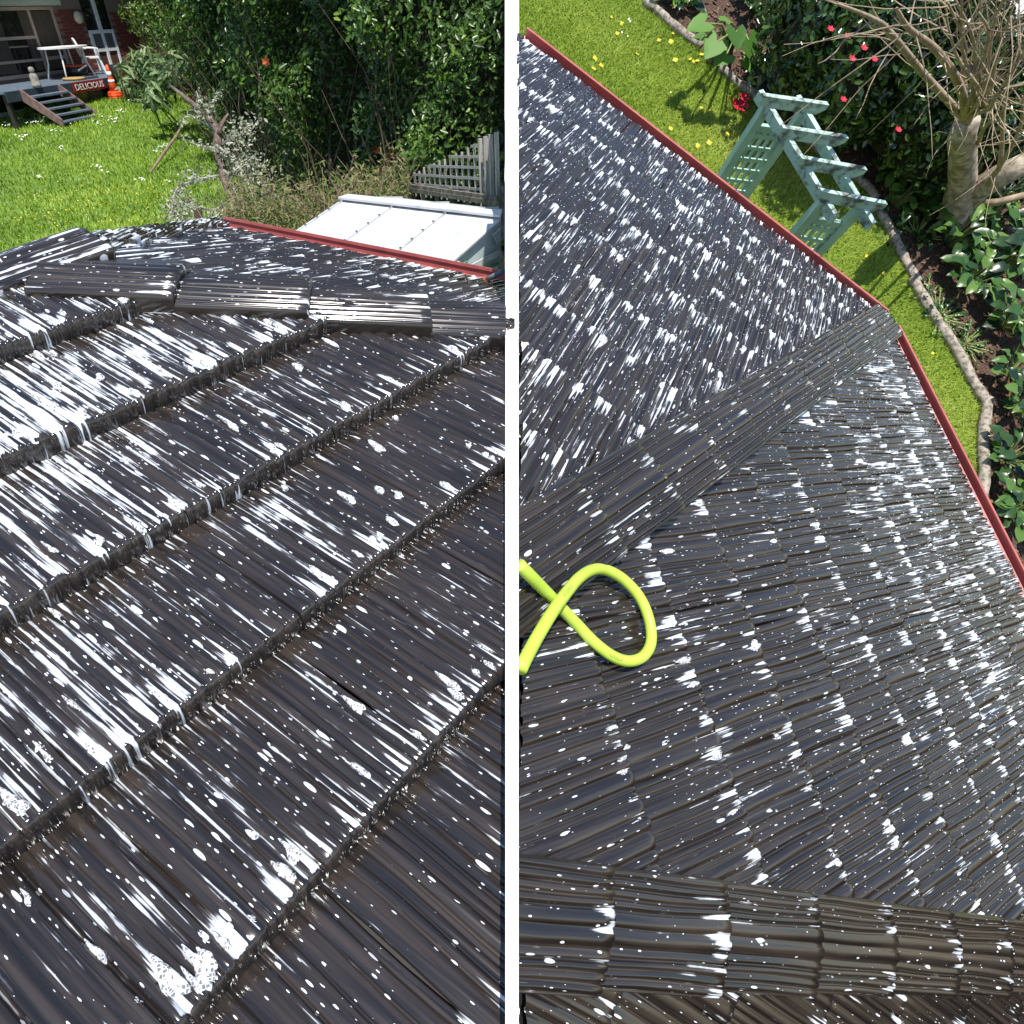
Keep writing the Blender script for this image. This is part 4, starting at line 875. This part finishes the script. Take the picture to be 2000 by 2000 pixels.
# garden arch
hT = 2.15; ar = empty('garden_arch', frB((lawnB(1502, 205, hT)+lawnB(1682, 402, hT))/2-upB*hT)); tag(ar, 'pale green wooden garden arch with lattice sides standing on the lawn', 'arch'); ao = np.array(ar.matrix_world.translation)
def la_(p): return (p-ao)@AXB.T
AG = mat('pale_green_arch_paint', (.34, .50, .43), (.25, .40, .34), .65, 5, (1, 1, 1), .003, .4, .35, .75)
AGW = mat('peeling_green_paint', (.36, .50, .44), (.10, .10, .095), .8, 11, (1, 1, 1), .004, .4, .46, .66)
T1, T2, T3, T4 = [la_(lawnB(x, y, hT)) for x, y in ((1500, 203), (1573, 213), (1612, 388), (1684, 402))]
ZZ = np.array([0, 0, 1.0]); long_ = unit(T3-T1); wid = unit(T2-T1)
for (a, b) in ((T1, T3), (T2, T4)):
    MB().bar(a-long_*.12-ZZ*.03, b+long_*.16-ZZ*.03, .04, .085).build('top_rail', AGW, ar)
for k in range(4):
    t = (.0, .34, .66, 1.0)[k]; a = T1+(T3-T1)*t; b = T2+(T4-T2)*t; ex_ = unit(b-a)
    r_ = MB(); p0, p1 = a-ex_*.10+ZZ*.045, b+ex_*.12+ZZ*.045
    r_.prism([p0+ZZ*.045, p0-ZZ*.02, p0+ex_*.05-ZZ*.05, p1-ex_*.05-ZZ*.05, p1-ZZ*.0, p1+ZZ*.045], long_*.035); r_.build('rung', AGW, ar)
for (a, b) in ((T1, T2), (T3, T4)):
    ex_ = unit(b-a); wl_ = np.linalg.norm(b-a)
    for p in (a, b): MB().bar(p-ZZ*hT, p-ZZ*.02, .065, .065, ex_).build('post', AG, ar)
    for z in (.08, .95, hT-.22): MB().bar(a+ex_*.03-ZZ*(hT-z), b-ex_*.03-ZZ*(hT-z), .03, .06).build('cross_rail', AG, ar)
    for k in range(4): p = a+ex_*wl_*(k+1)/5; MB().bar(p-ZZ*(hT-.1), p-ZZ*.24, .014, .035, np.cross(ex_, ZZ)).build('lattice_slat', AG, ar)
    n_ = 15
    for k in range(n_):
        z = .16+k*(hT-.45)/(n_-1); off = np.cross(ex_, ZZ)*.014; MB().bar(a+ex_*.03+off-ZZ*(hT-z), b-ex_*.03+off-ZZ*(hT-z), .012, .035).build('lattice_slat', AG, ar)
# elephant-ear plant
EAR = leafmat('elephant_ear', [(.03, .085, .016), (.06, .15, .026), (.11, .23, .04)], .5, .22, .2)
el_ = empty('elephant_ear_plant', frB(lawnB(1430, 85))); tag(el_, 'plant with big heart shaped leaves beside the upper edging log', 'plant'); eo = np.array(el_.matrix_world.translation)
def heart(c, ax, nr, L):
    ax = unit(ax - nr*(ax@nr)); b = np.cross(nr, ax); P = [(0, 0, -.0), (-.22, .16, .03), (-.30, .34, .02), (-.05, .46, .03), (.30, .36, .0), (.55, .18, -.04), (.74, 0, -.10)]
    V = [c] + [c+ax*L*x+b*L*y+nr*L*z for x, y, z in P[1:]] + [c+ax*L*x-b*L*y+nr*L*z for x, y, z in P[1:-1]]
    mid = [c+ax*L*.35-nr*L*.05]; V += mid; m_ = len(V)-1
    return V, [(0, 1, 2), (0, 2, 3), (0, 3, m_), (m_, 3, 4), (m_, 4, 5), (m_, 5, 6), (0, 8, 7), (0, 9, 8), (0, m_, 9), (m_, 10, 9), (m_, 11, 10), (m_, 6, 11)]
for (x, y, h, L, dx, dy, tl) in ((1375, 45, .8, .42, -1, .4, .3), (1400, 82, .75, .45, -.6, .9, .5), (1438, 62, .85, .40, .2, .9, .5), (1418, 108, .65, .38, -.8, .7, .3), (1462, 78, .8, .42, .6, .9, 1.2), (1455, 120, .6, .26, .8, .8, .6), (1372, 72, .6, .22, -.8, 0, .4), (1415, 40, .7, .25, .3, -.9, .4)):
    c0 = la2 = (lawnB(x, y, h)-eo)@AXB.T; nr = unit(np.array([tl*dx*.5, -tl*dy*.5, 1.0])); V, Fh = heart(c0, np.array([dx, -dy, -.35]), nr, L*.62)
    lf = raw('leaf', V, Fh, EAR, el_, True); a_ = lf.data.attributes.new('rnd', 'FLOAT', 'POINT'); a_.data.foreach_set('value', [random.random()]*len(V))
    MB().tube([(random.uniform(-.04, .04), random.uniform(-.04, .04), 0), c0*.55+np.array([0, 0, .1]), c0], [.018, .013, .009], 5).build('stalk', mat('pale_stalk', (.22, .28, .08), None, .6), el_, True)
# camellias: glossy dark shrubs
CAM = leafmat('camellia_leaf', [(.008, .022, .006), (.016, .042, .009), (.032, .075, .014), (.06, .11, .02)], .22, .10, .6)
CFL = mat('camellia_pink', (.60, .03, .07), (.5, .02, .05), .5)
def camellia(name, label, balls, n, fl, leaf=.085, m=CAM, base=None):
    b0 = lawnB(*base); o = empty(name, frB(b0)); tag(o, label, 'shrub'); P, Q = [], []; tr = MB(); core_ = MB()
    for (x, y, h, r, rh) in balls:
        c0 = lawnB(x, y, h); p, q = shell(c0, (r, r, rh), AXB, int(n*r*r*4), .22); P.append(p); Q.append(q + RNG.normal(0, .6, q.shape)); l_ = (c0-b0)@AXB.T
        tr.tube([(0, 0, 0), l_*.5*np.array([1, 1, .8]), l_], [.05, .035, .015], 6)
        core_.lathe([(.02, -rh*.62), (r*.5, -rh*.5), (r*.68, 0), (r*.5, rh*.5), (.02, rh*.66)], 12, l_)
    P = np.concatenate(P); Q = np.concatenate(Q); bpy.context.view_layer.update()
    leafmesh('foliage', P, Q, leaf*RNG.uniform(.75, 1.25, len(P)), m, o, .5, .25); tr.build('trunk', TWIG, o, True); core_.build('inner_shade_core', mat('inner_shade_dark', (.01, .013, .006)), o)  # core is a solid near-black body standing in for shade among leaves
    for (x, y, h) in fl:
        c0 = (lawnB(x, y, h)-b0)@AXB.T; f_ = MB()
        for k in range(6): a_ = k*1.05; f_.add([c0, c0+np.array([.025*math.cos(a_-.5), .025*math.sin(a_-.5), .02]), c0+np.array([.036*math.cos(a_), .036*math.sin(a_), .025]), c0+np.array([.025*math.cos(a_+.5), .025*math.sin(a_+.5), .02])], [(0, 1, 2, 3)])
        f_.build('flower', CFL, o)
    return o
camellia('camellia_bush', 'large glossy dark camellia with pink blooms behind the garden arch', [(1612, 80, 1.0, .62, .9), (1665, 130, 1.1, .60, .9), (1580, 130, .7, .45, .7), (1640, 190, .8, .48, .7), (1710, 80, 1.0, .55, .9), (1580, 40, .8, .5, .7), (1660, 40, .9, .5, .8)], 1500, [(1685, 97, 1.9), (1653, 74, 1.75), (1705, 119, 1.8), (1662, 118, 1.9), (1645, 197, 1.35), (1620, 60, 1.8)], base=(1610, 160))
camellia('dark_camellia', 'dark camellia bush in the shade left of the bare tree', [(1800, 130, 1.0, .62, .9), (1790, 220, .8, .55, .8), (1830, 270, .7, .5, .7), (1770, 70, .9, .5, .8), (1850, 60, .8, .5, .7)], 1400, [(1752, 256, 1.3), (1943, 252, .9)], base=(1810, 220))
camellia('shade_bush', 'deep green bush at the upper right under the bare tree', [(1950, 230, .5, .6, .6), (1930, 300, .5, .55, .6), (1965, 150, .5, .5, .6)], 1200, [], base=(1940, 260))
# broad-leaved plants of the bed
ACA = leafmat('broad_green_leaf', [(.008, .024, .007), (.022, .062, .012), (.05, .12, .020), (.12, .21, .035)], .32, .18)  # leaf tones darkened, the bed's shade put into their colour
def clump(name, px, py, label, n, L, h, m=ACA, sp=.25):
    b0 = lawnB(px, py); o = empty(name, frB(b0)); tag(o, label, 'plant', 'broad leaved plants in the bed'); st = MB()
    L = L*.52; n = int(n*2.5)
    for k in range(n):
        a_ = k*2.4+random.uniform(-.4, .4); r0 = random.uniform(.04, sp); el = random.uniform(.3, 1.1); Lk = L*random.uniform(.7, 1.2); dv = np.array([math.cos(a_), math.sin(a_), 0])
        V = []; nseg = 6; wv = random.uniform(.085, .13)*Lk/.4; sd = np.array([-dv[1], dv[0], 0]); hh = h*random.uniform(.5, 1.1); p = dv*r0+np.array([0, 0, hh]); d_ = unit(dv+np.array([0, 0, el])); w_ = [0.15, .8, 1.0, .95, .6, .05]
        for i in range(nseg):
            V += [p+sd*wv*w_[i]+ZZ*.012*math.sin(i*2+k), p-ZZ*.02*w_[i], p-sd*wv*w_[i]+ZZ*.012*math.cos(i*2+k)]; p = p+d_*Lk/(nseg-1); d_ = unit(d_-ZZ*.30)
        Fh = [f for i in range(nseg-1) for f in ((3*i, 3*i+1, 3*i+4, 3*i+3), (3*i+1, 3*i+2, 3*i+5, 3*i+4))]
        lf = raw('leaf', V, Fh, m, o, True); q = lf.data.attributes.new('rnd', 'FLOAT', 'POINT'); q.data.foreach_set('value', [random.random()]*len(V))
        st.tube([(0, 0, 0), dv*r0*.6+ZZ*hh*.5, dv*r0+ZZ*hh], [.010, .008, .006], 4)
    st.build('stalks', mat('pale_stalk', (.22, .28, .08)), o); return o
for (x, y, lb, n_, L, h) in ((1320, 5, 'dark leafy plant at the top beside the upper log', 14, .34, .2), (1470, 20, 'dark leafy plant between elephant ear plant and camellia', 16, .36, .3), (1500, 150, 'low leafy plant under the camellia beside the arch', 14, .30, .15), (1655, 275, 'bright pointed leaf plant between arch and camellia', 16, .30, .25), (1720, 350, 'broad leaved plant right beside the arch top', 16, .38, .35), (1765, 330, 'broad leaved plant between the arch and the bare trunk', 18, .42, .45), (1810, 385, 'glossy leaved clump at the foot of the bare trunk', 18, .42, .4), (1745, 400, 'sunlit leafy clump beside the short edging log', 14, .34, .3), (1790, 460, 'leafy plant on the mulch below the arch', 10, .26, .15), (1850, 480, 'drooping broad leaves right of the mulch patch', 16, .45, .35), (1905, 440, 'broad leaves in deep shade under the bare tree', 16, .42, .4), (1880, 560, 'large dark leaves beside the long edging log', 14, .42, .3), (1950, 520, 'dark leaves at the right border under the tree', 16, .45, .4), (1955, 640, 'dark leafy plant at the right border above the mulch', 14, .42, .35), (1815, 582, 'small sunlit weed beside the long edging log', 8, .16, .05), (1835, 620, 'bushy bright green herb beside the long edging log', 18, .15, .1), (1885, 672, 'small bright herb on the brown mulch', 16, .13, .08), (1968, 735, 'round leaved plant at the right border', 10, .34, .3), (1970, 800, 'shaded leafy plant at the right border, lower down', 12, .36, .3), (1962, 900, 'shaded plant beside the lower dark log', 12, .36, .2), (1965, 1000, 'glossy plant near the lower gutter end', 14, .40, .25), (1735, 450, 'seedling at the head of the mulch strip', 8, .18, .05)): clump('broadleaf_plant', x, y, lb, n_, L, h)
# bare pale tree
tr = empty('bare_tree', frB(lawnB(1868, 425))); tag(tr, 'bare pale barked tree with many thin upright branches', 'tree'); to = lawnB(1868, 425)
PB = mat('pale_bark', (.45, .39, .30), (.20, .16, .12), .85, 14, (1, 1, 1), .012, .4); TB = mat('tan_branch', (.36, .28, .18), (.24, .18, .12), .8, 12)
def lb3(x, y, h): return (lawnB(x, y, h)-to)@AXB.T
MB().tube([lb3(1866, 440, -.05), lb3(1868, 415, .25), lb3(1880, 350, .7), lb3(1880, 300, 1.1), lb3(1878, 268, 1.4), lb3(1890, 235, 1.7)], [.21, .17, .135, .125, .12, .10], 12).build('trunk', PB, tr, True)
MB().tube([lb3(1880, 400, .3), lb3(1910, 370, .6), lb3(1950, 345, .9), lb3(2020, 310, 1.2)], [.14, .13, .12, .10], 10).build('limb', PB, tr, True)
MB().tube([lb3(1900, 400, .3), lb3(1950, 395, .5), lb3(2010, 378, .7)], [.045, .04, .03], 8).build('limb', TB, tr, True)
fork = lb3(1888, 236, 1.7); tw2 = MB()
def tbranch(pts, r, n=5):
    P = [np.array(q)+np.array([random.gauss(0, .03) for _ in range(3)])*(i > 0) for i, q in enumerate(pts)]; Q = catmull(P, 4)
    MB().tube(Q, [r*(1-.78*i/(len(Q)-1)) for i in range(len(Q))], 6).build('branch', TB, tr, True)
    for _ in range(int(n*1.4)):
        i = random.randrange(3, len(Q)); q = Q[i]; dv = unit(Q[i]-Q[i-1]+np.array([random.gauss(0, .17) for _ in range(3)])); pp = [q]
        for k in range(5): dv = unit(dv+np.array([random.gauss(0, .10), random.gauss(0, .10), random.gauss(.05, .08)])); pp.append(pp[-1]+dv*random.uniform(.08, .2))
        tw2.tube(pp, [.005, .0042, .0035, .0028, .0022, .0016], 4, False)
tbranch([fork, lb3(1810, 150, 2.3), lb3(1735, 85, 2.9), lb3(1690, 45, 3.2), lb3(1630, 22, 3.5)], .034, 8)
tbranch([fork, lb3(1875, 160, 2.4), lb3(1820, 110, 2.9), lb3(1780, 60, 3.3), lb3(1755, 10, 3.6)], .04, 9)
for (a, b, c, h) in (((1885, 150), (1870, 90), (1840, 5), 3.7), ((1900, 170), (1885, 80), (1865, 0), 3.8), ((1895, 160), (1905, 70), (1890, -20), 3.6), ((1915, 170), (1940, 70), (1955, -10), 3.5), ((1920, 190), (1950, 110), (1975, 10), 3.4), ((1905, 180), (1925, 100), (1915, 0), 3.8), ((1930, 200), (1965, 150), (1995, 90), 3.2), ((1900, 200), (1880, 120), (1850, 60), 3.3), ((1925, 215), (1960, 190), (2000, 170), 2.8)):
    tbranch([fork+np.array([random.gauss(0, .03), random.gauss(0, .03), 0]), lb3(*a, 2.4), lb3(*b, 3.0), lb3(*c, h)], .023, 9)
for (a, b, c, d_) in (((1950, 345), (1965, 290), (1945, 230), (1960, 160)), ((1930, 360), (1950, 320), (1975, 260), (1985, 200)), ((1880, 300), (1905, 270), (1925, 240), (1945, 205))):
    tbranch([lb3(*a, .9), lb3(*b, 1.3), lb3(*c, 1.9), lb3(*d_, 2.6)], .03, 8)
tw2.build('twigs', TB, tr)
for (x, y, lb) in ((1955, 432, 'white arum flower in the shade at the right border'), (1890, 418, 'white flower at the foot of the bare tree')):
    o = empty('arum_lily', frB(lawnB(x, y))); tag(o, lb, 'flower'); MB().tube([(0, 0, 0), (0, 0, .4)], .008, 5).build('stalk', mat('pale_stalk', (.2, .2, .1)), o)
    MB().lathe([(.01, .38), (.04, .46), (.085, .52), (.10, .54)], 10).build('bloom', mat('daisy_white', (.8, .8, .8)), o, True)
# leaf litter on the mulch
N = 16000; c_ = RNG.uniform(loc(lawnB(1270, 1000))[0][:2]-.5, loc(lawnB(2000, 0))[0][:2]+.5, (N, 2)); bp_ = np.array([loc(lawnB(*q))[0][:2] for q in BEDPX]); c_ = c_[inpoly(c_, bp_)]
p = OB + np.c_[c_, np.full(len(c_), .035)]@AXB; o = leafmesh('leaf_litter', p, np.tile(upB, (len(p), 1))+RNG.normal(0, .4, (len(p), 3)), RNG.uniform(.03, .08, len(p)), leafmat('dead_leaf', [(.04, .024, .016), (.11, .06, .032), (.22, .14, .075)], .8, .1), None, .45, .3); tag(o, 'brown bark chips and dead leaves covering the bed', 'litter', None, 'stuff')

# ------------------------------------------------------------------ lime hose lying on the right-hand roof
hz = [(-30, 700, .125), (30, 760, .12), (150, 880, .10), (310, 1045, .05), (480, 1225, .022), (620, 1370, .018), (760, 1475, .018), (880, 1512, .02), (985, 1480, .022), (1045, 1385, .024), (1045, 1250, .026), (1000, 1100, .028), (930, 985, .03), (820, 880, .034), (700, 822, .04), (600, 826, .05), (500, 890, .062), (400, 1010, .075), (300, 1150, .088), (180, 1350, .10), (50, 1600, .12), (-10, 1720, .13)]
K = [on(1000+.2588*x, 900+.2588*y, n2, c2+.047+h) for x, y, h in hz]
CU = [q for q in catmull(K) if q@SEAM_N > SEAM_C+.014]
hs = empty('garden_hose', Matrix.Translation(CU[len(CU)//2])); tag(hs, 'lime yellow rubber hose looped on the wet brown roof', 'hose'); ho = CU[len(CU)//2]; HR = .0150
MB().tube([q-ho for q in CU], HR, 16).build('tube', mat('lime_rubber', (.46, .62, .075), (.42, .57, .06), .42, 12), hs, True)
INK = mat('grey_green_print', (.10, .16, .02), (.16, .22, .03), .6)
def hose_text(txt, i0, size):
    tm = textmesh(txt, size, 0); cum_ = 0; Lh = [0]
    for i in range(len(CU)-1): Lh.append(Lh[-1]+np.linalg.norm(CU[i+1]-CU[i]))
    for v in tm.vertices:
        s0 = Lh[i0]+v.co.x; i = int(np.clip(np.searchsorted(Lh, s0)-1, 0, len(CU)-2)); c0 = lerp(CU[i], CU[i+1], (s0-Lh[i])/(Lh[i+1]-Lh[i])); d = unit(CU[i+1]-CU[i]); nn = unit(EYE-c0); nn = unit(nn-d*(nn@d)); sd = np.cross(nn, d); th = v.co.y/HR
        v.co = Vector(c0-ho+(nn*math.cos(th)+sd*math.sin(th))*(HR+.0006))
    link('lettering', tm, INK, hs)
iA = min(range(len(CU)), key=lambda i: np.linalg.norm(CU[i]-K[17])); hose_text('FLEXZILLA', iA, .0115)
iB = min(range(len(CU)), key=lambda i: np.linalg.norm(CU[i]-K[6])); hose_text('FLEXZILLA', iB, .009)

# ------------------------------------------------------------------ white divider added between the two roofs, no part of either place
yD = cv((0, 1, 0)); zD = cv((0, 0, -1))
def dep(x, y, n, c): r = ray(x, y); return (c-EYE@n)/(r@n)
tab = []
for y in range(-60, 2080, 20):
    cand = [dep(1000, y, nA1, cA1) if y > 668 else (dep(1000, y, nA2, cA2) if y > 543 else 99)]
    cand += [dep(1000, y, n3, c3) if y > 1770 else (dep(1000, y, n2, c2) if y > 1080 else (dep(1000, y, n1, c1) if y > 70 else 99))]
    tab.append((y, *cand))
def wallpiece(name, y0, y1, par, pad=.115, deep=.5):
    """a length of the added divider: its top edge stands just proud of whichever roof is higher, its foot is buried below both"""
    rows = [r for r in tab if y0 <= r[0] <= y1]; near = []; far = []
    for (y, a, b) in rows:
        dn_ = min(a, b); dn_ = dn_ if dn_ < 90 else 6.3; df = max(x for x in (a, b) if x < 90) if min(a, b) < 90 else 7.5
        near.append((y, dn_-pad)); far.append((y, df+deep))
    P = lambda y, d: EYE + WR@np.array([0, -(y-CPX)/FPX*d, -d])
    o0 = P(*near[0]); V = []; F_ = []; n = len(rows)
    for (y, d), (y2, d2_) in zip(near, far):
        th = .0185*d; V += [P(y, d)-o0-SEAM_N*th/2, P(y, d)-o0+SEAM_N*th/2, P(y2, d2_)-o0+SEAM_N*th/2, P(y2, d2_)-o0-SEAM_N*th/2]
    for i in range(n-1):
        for k in range(4): F_.append((4*i+k, 4*i+(k+1) % 4, 4*i+4+(k+1) % 4, 4*i+4+k))
    F_ += [(0, 3, 2, 1), (4*n-4, 4*n-3, 4*n-2, 4*n-1)]
    return raw(name, V, F_, WALLW, par, False, Matrix.Translation(o0))
WALLW = mat('divider_white', (.80, .80, .79), (.74, .74, .73), .8, 30)
pw = empty('added_divider', Matrix.Translation(np.zeros(3))); tag(pw, 'narrow added white divider running up between the two tiled roofs', 'wall')
wallpiece('divider_strip', 80, 2080, pw)
gw = MB(); q = [EYE + WR@np.array([0, -(y-CPX)/FPX*d, -d]) for y, d in ((90, 5.6), (-60, 5.6), (-60, 12.0), (540, 9.0), (540, 5.2))]
gw.prism([p-SEAM_N*.055 for p in q], SEAM_N*.11); gw.build('divider_far_end', WALLW, pw)

# ------------------------------------------------------------------ thick suds standing on the tiles: lumpy white clumps
def suds(house, O, ex, dn, nn, spots, seed):
    rg = np.random.default_rng(seed); mb = MB()
    for (u, v, z, ln, wd, ht) in spots:
        nu, nv = 7, 20; ph = rg.uniform(0, 6, 5); am = rg.uniform(.05, .22, 3); c0 = O+ex*u+dn*v+nn*z; P = []
        for i in range(nu+1):
            r = math.sin(i/nu*math.pi/2)
            for j in range(nv):
                a = j*2*math.pi/nv; k = r*(1+am[0]*math.sin(2*a+ph[0])+am[1]*math.sin(3*a+ph[1])+am[2]*.6*math.sin(5*a+ph[2]))
                hh = ht*max(0, 1-r**2.6)*(1+.3*math.sin(4*a+ph[3]+i*1.7)) - (.003 if i == nu else 0)
                tail = 1.0 if math.sin(a) > 0 else 1.0+.7*abs(math.sin(a))
                P.append(c0+ex*wd*k*math.cos(a)*(1-.45*max(0, -math.sin(a))*r)+dn*ln*k*math.sin(a)*tail+nn*hh)
        mb.add(P, [(i*nv+j, i*nv+(j+1) % nv, (i+1)*nv+(j+1) % nv, (i+1)*nv+j) for i in range(nu) for j in range(nv)])
    ctr = np.array(house.matrix_world.translation); mb.V = [tuple(np.array(v)-ctr) for v in mb.V]
    o = mb.build('suds', SUDS, house, True); o['kind'] = 'stuff'; return o
def suds_material():
    m, t, b = nodes('soap_suds'); tc = nd(t, 'ShaderNodeTexCoord'); v = nd(t, 'ShaderNodeTexVoronoi'); v.feature = 'DISTANCE_TO_EDGE'; v.inputs['Scale'].default_value = 190
    t.links.new(tc.outputs['Object'], v.inputs['Vector']); v2 = nd(t, 'ShaderNodeTexVoronoi'); v2.inputs['Scale'].default_value = 190; t.links.new(tc.outputs['Object'], v2.inputs['Vector'])
    cs = nd(t, 'ShaderNodeSeparateColor'); t.links.new(v2.outputs['Color'], cs.inputs[0])
    f = mth(t, 'MULTIPLY', step(t, v.outputs['Distance'], .07, .14), mth(t, 'GREATER_THAN', cs.outputs[0], .40))
    t.links.new(mixc(t, mth(t, 'MULTIPLY', f, .8), (.66, .69, .73), (.06, .055, .055)), b.inputs['Base Color']); b.inputs['Roughness'].default_value = .3
    bump(t, b, f, .002, -.5 if False else .5); return m
SUDS = suds_material()
rg = np.random.default_rng(77); sp = []
for k in range(330):
    row = rg.integers(0, 6); vv = nose_ref + .37*(row-2); u = rg.uniform(-1.6, .9); on_nose = rg.random() < .72
    v_ = vv-rg.uniform(.012, .05) if on_nose else vv-rg.uniform(.05, .33); t = 1-(vv-v_)/.37
    w_ = rg.uniform(.005, .0125); sp.append((u, v_, .004+.047*t+.010, w_*rg.uniform(.9, 2.6), w_, .007))
sp = [q for q in sp if (O1+eA*q[0]+dA1*q[1])@SEAM_N < SEAM_C-.05 and in1[0][0]*q[0]+in1[0][1]*q[1] < in1[0][2]-.15]
suds(houseA, O1, eA, dA1, nA1, sp, 5)
sp = []
for k in range(260):
    row = rg.integers(-3, 6); vv = ref2 + .37*row; u = rg.uniform(-2.2, 1.3); v_ = vv-rg.uniform(.012, .03) if rg.random() < .75 else vv-rg.uniform(.03, .33); t = 1-(vv-v_)/.37; w_ = rg.uniform(.006, .014)
    sp.append((u, v_, .004+.047*t+.008, w_*rg.uniform(.9, 2.4), w_, .006))
sp = [q for q in sp if all(a*q[0]+b*q[1] < c-.13 for a, b, c in inB2[:2]) and q[1] < vE2-.03 and (OB2+e2*q[0]+d2*q[1])@SEAM_N > SEAM_C+.05]
suds(houseB, OB2, e2, d2, n2, sp, 6)
sp = []
for k in range(320):
    row = rg.integers(0, 9); vv = vE1 - .37*row; u = rg.uniform(-3.0, 2.0); v_ = vv-rg.uniform(.012, .03) if rg.random() < .75 else vv-rg.uniform(.03, .33); t = 1-(vv-v_)/.37; w_ = rg.uniform(.008, .018)
    sp.append((u, v_, .004+.047*t+.008, w_*rg.uniform(.9, 2.2), w_, .007))
sp = [q for q in sp if inB1[0][0]*q[0]+inB1[0][1]*q[1] < inB1[0][2]-.14 and (OB1+e1*q[0]+d1*q[1])@SEAM_N > SEAM_C+.05]
suds(houseB, OB1, e1, d1, n1, sp, 7)
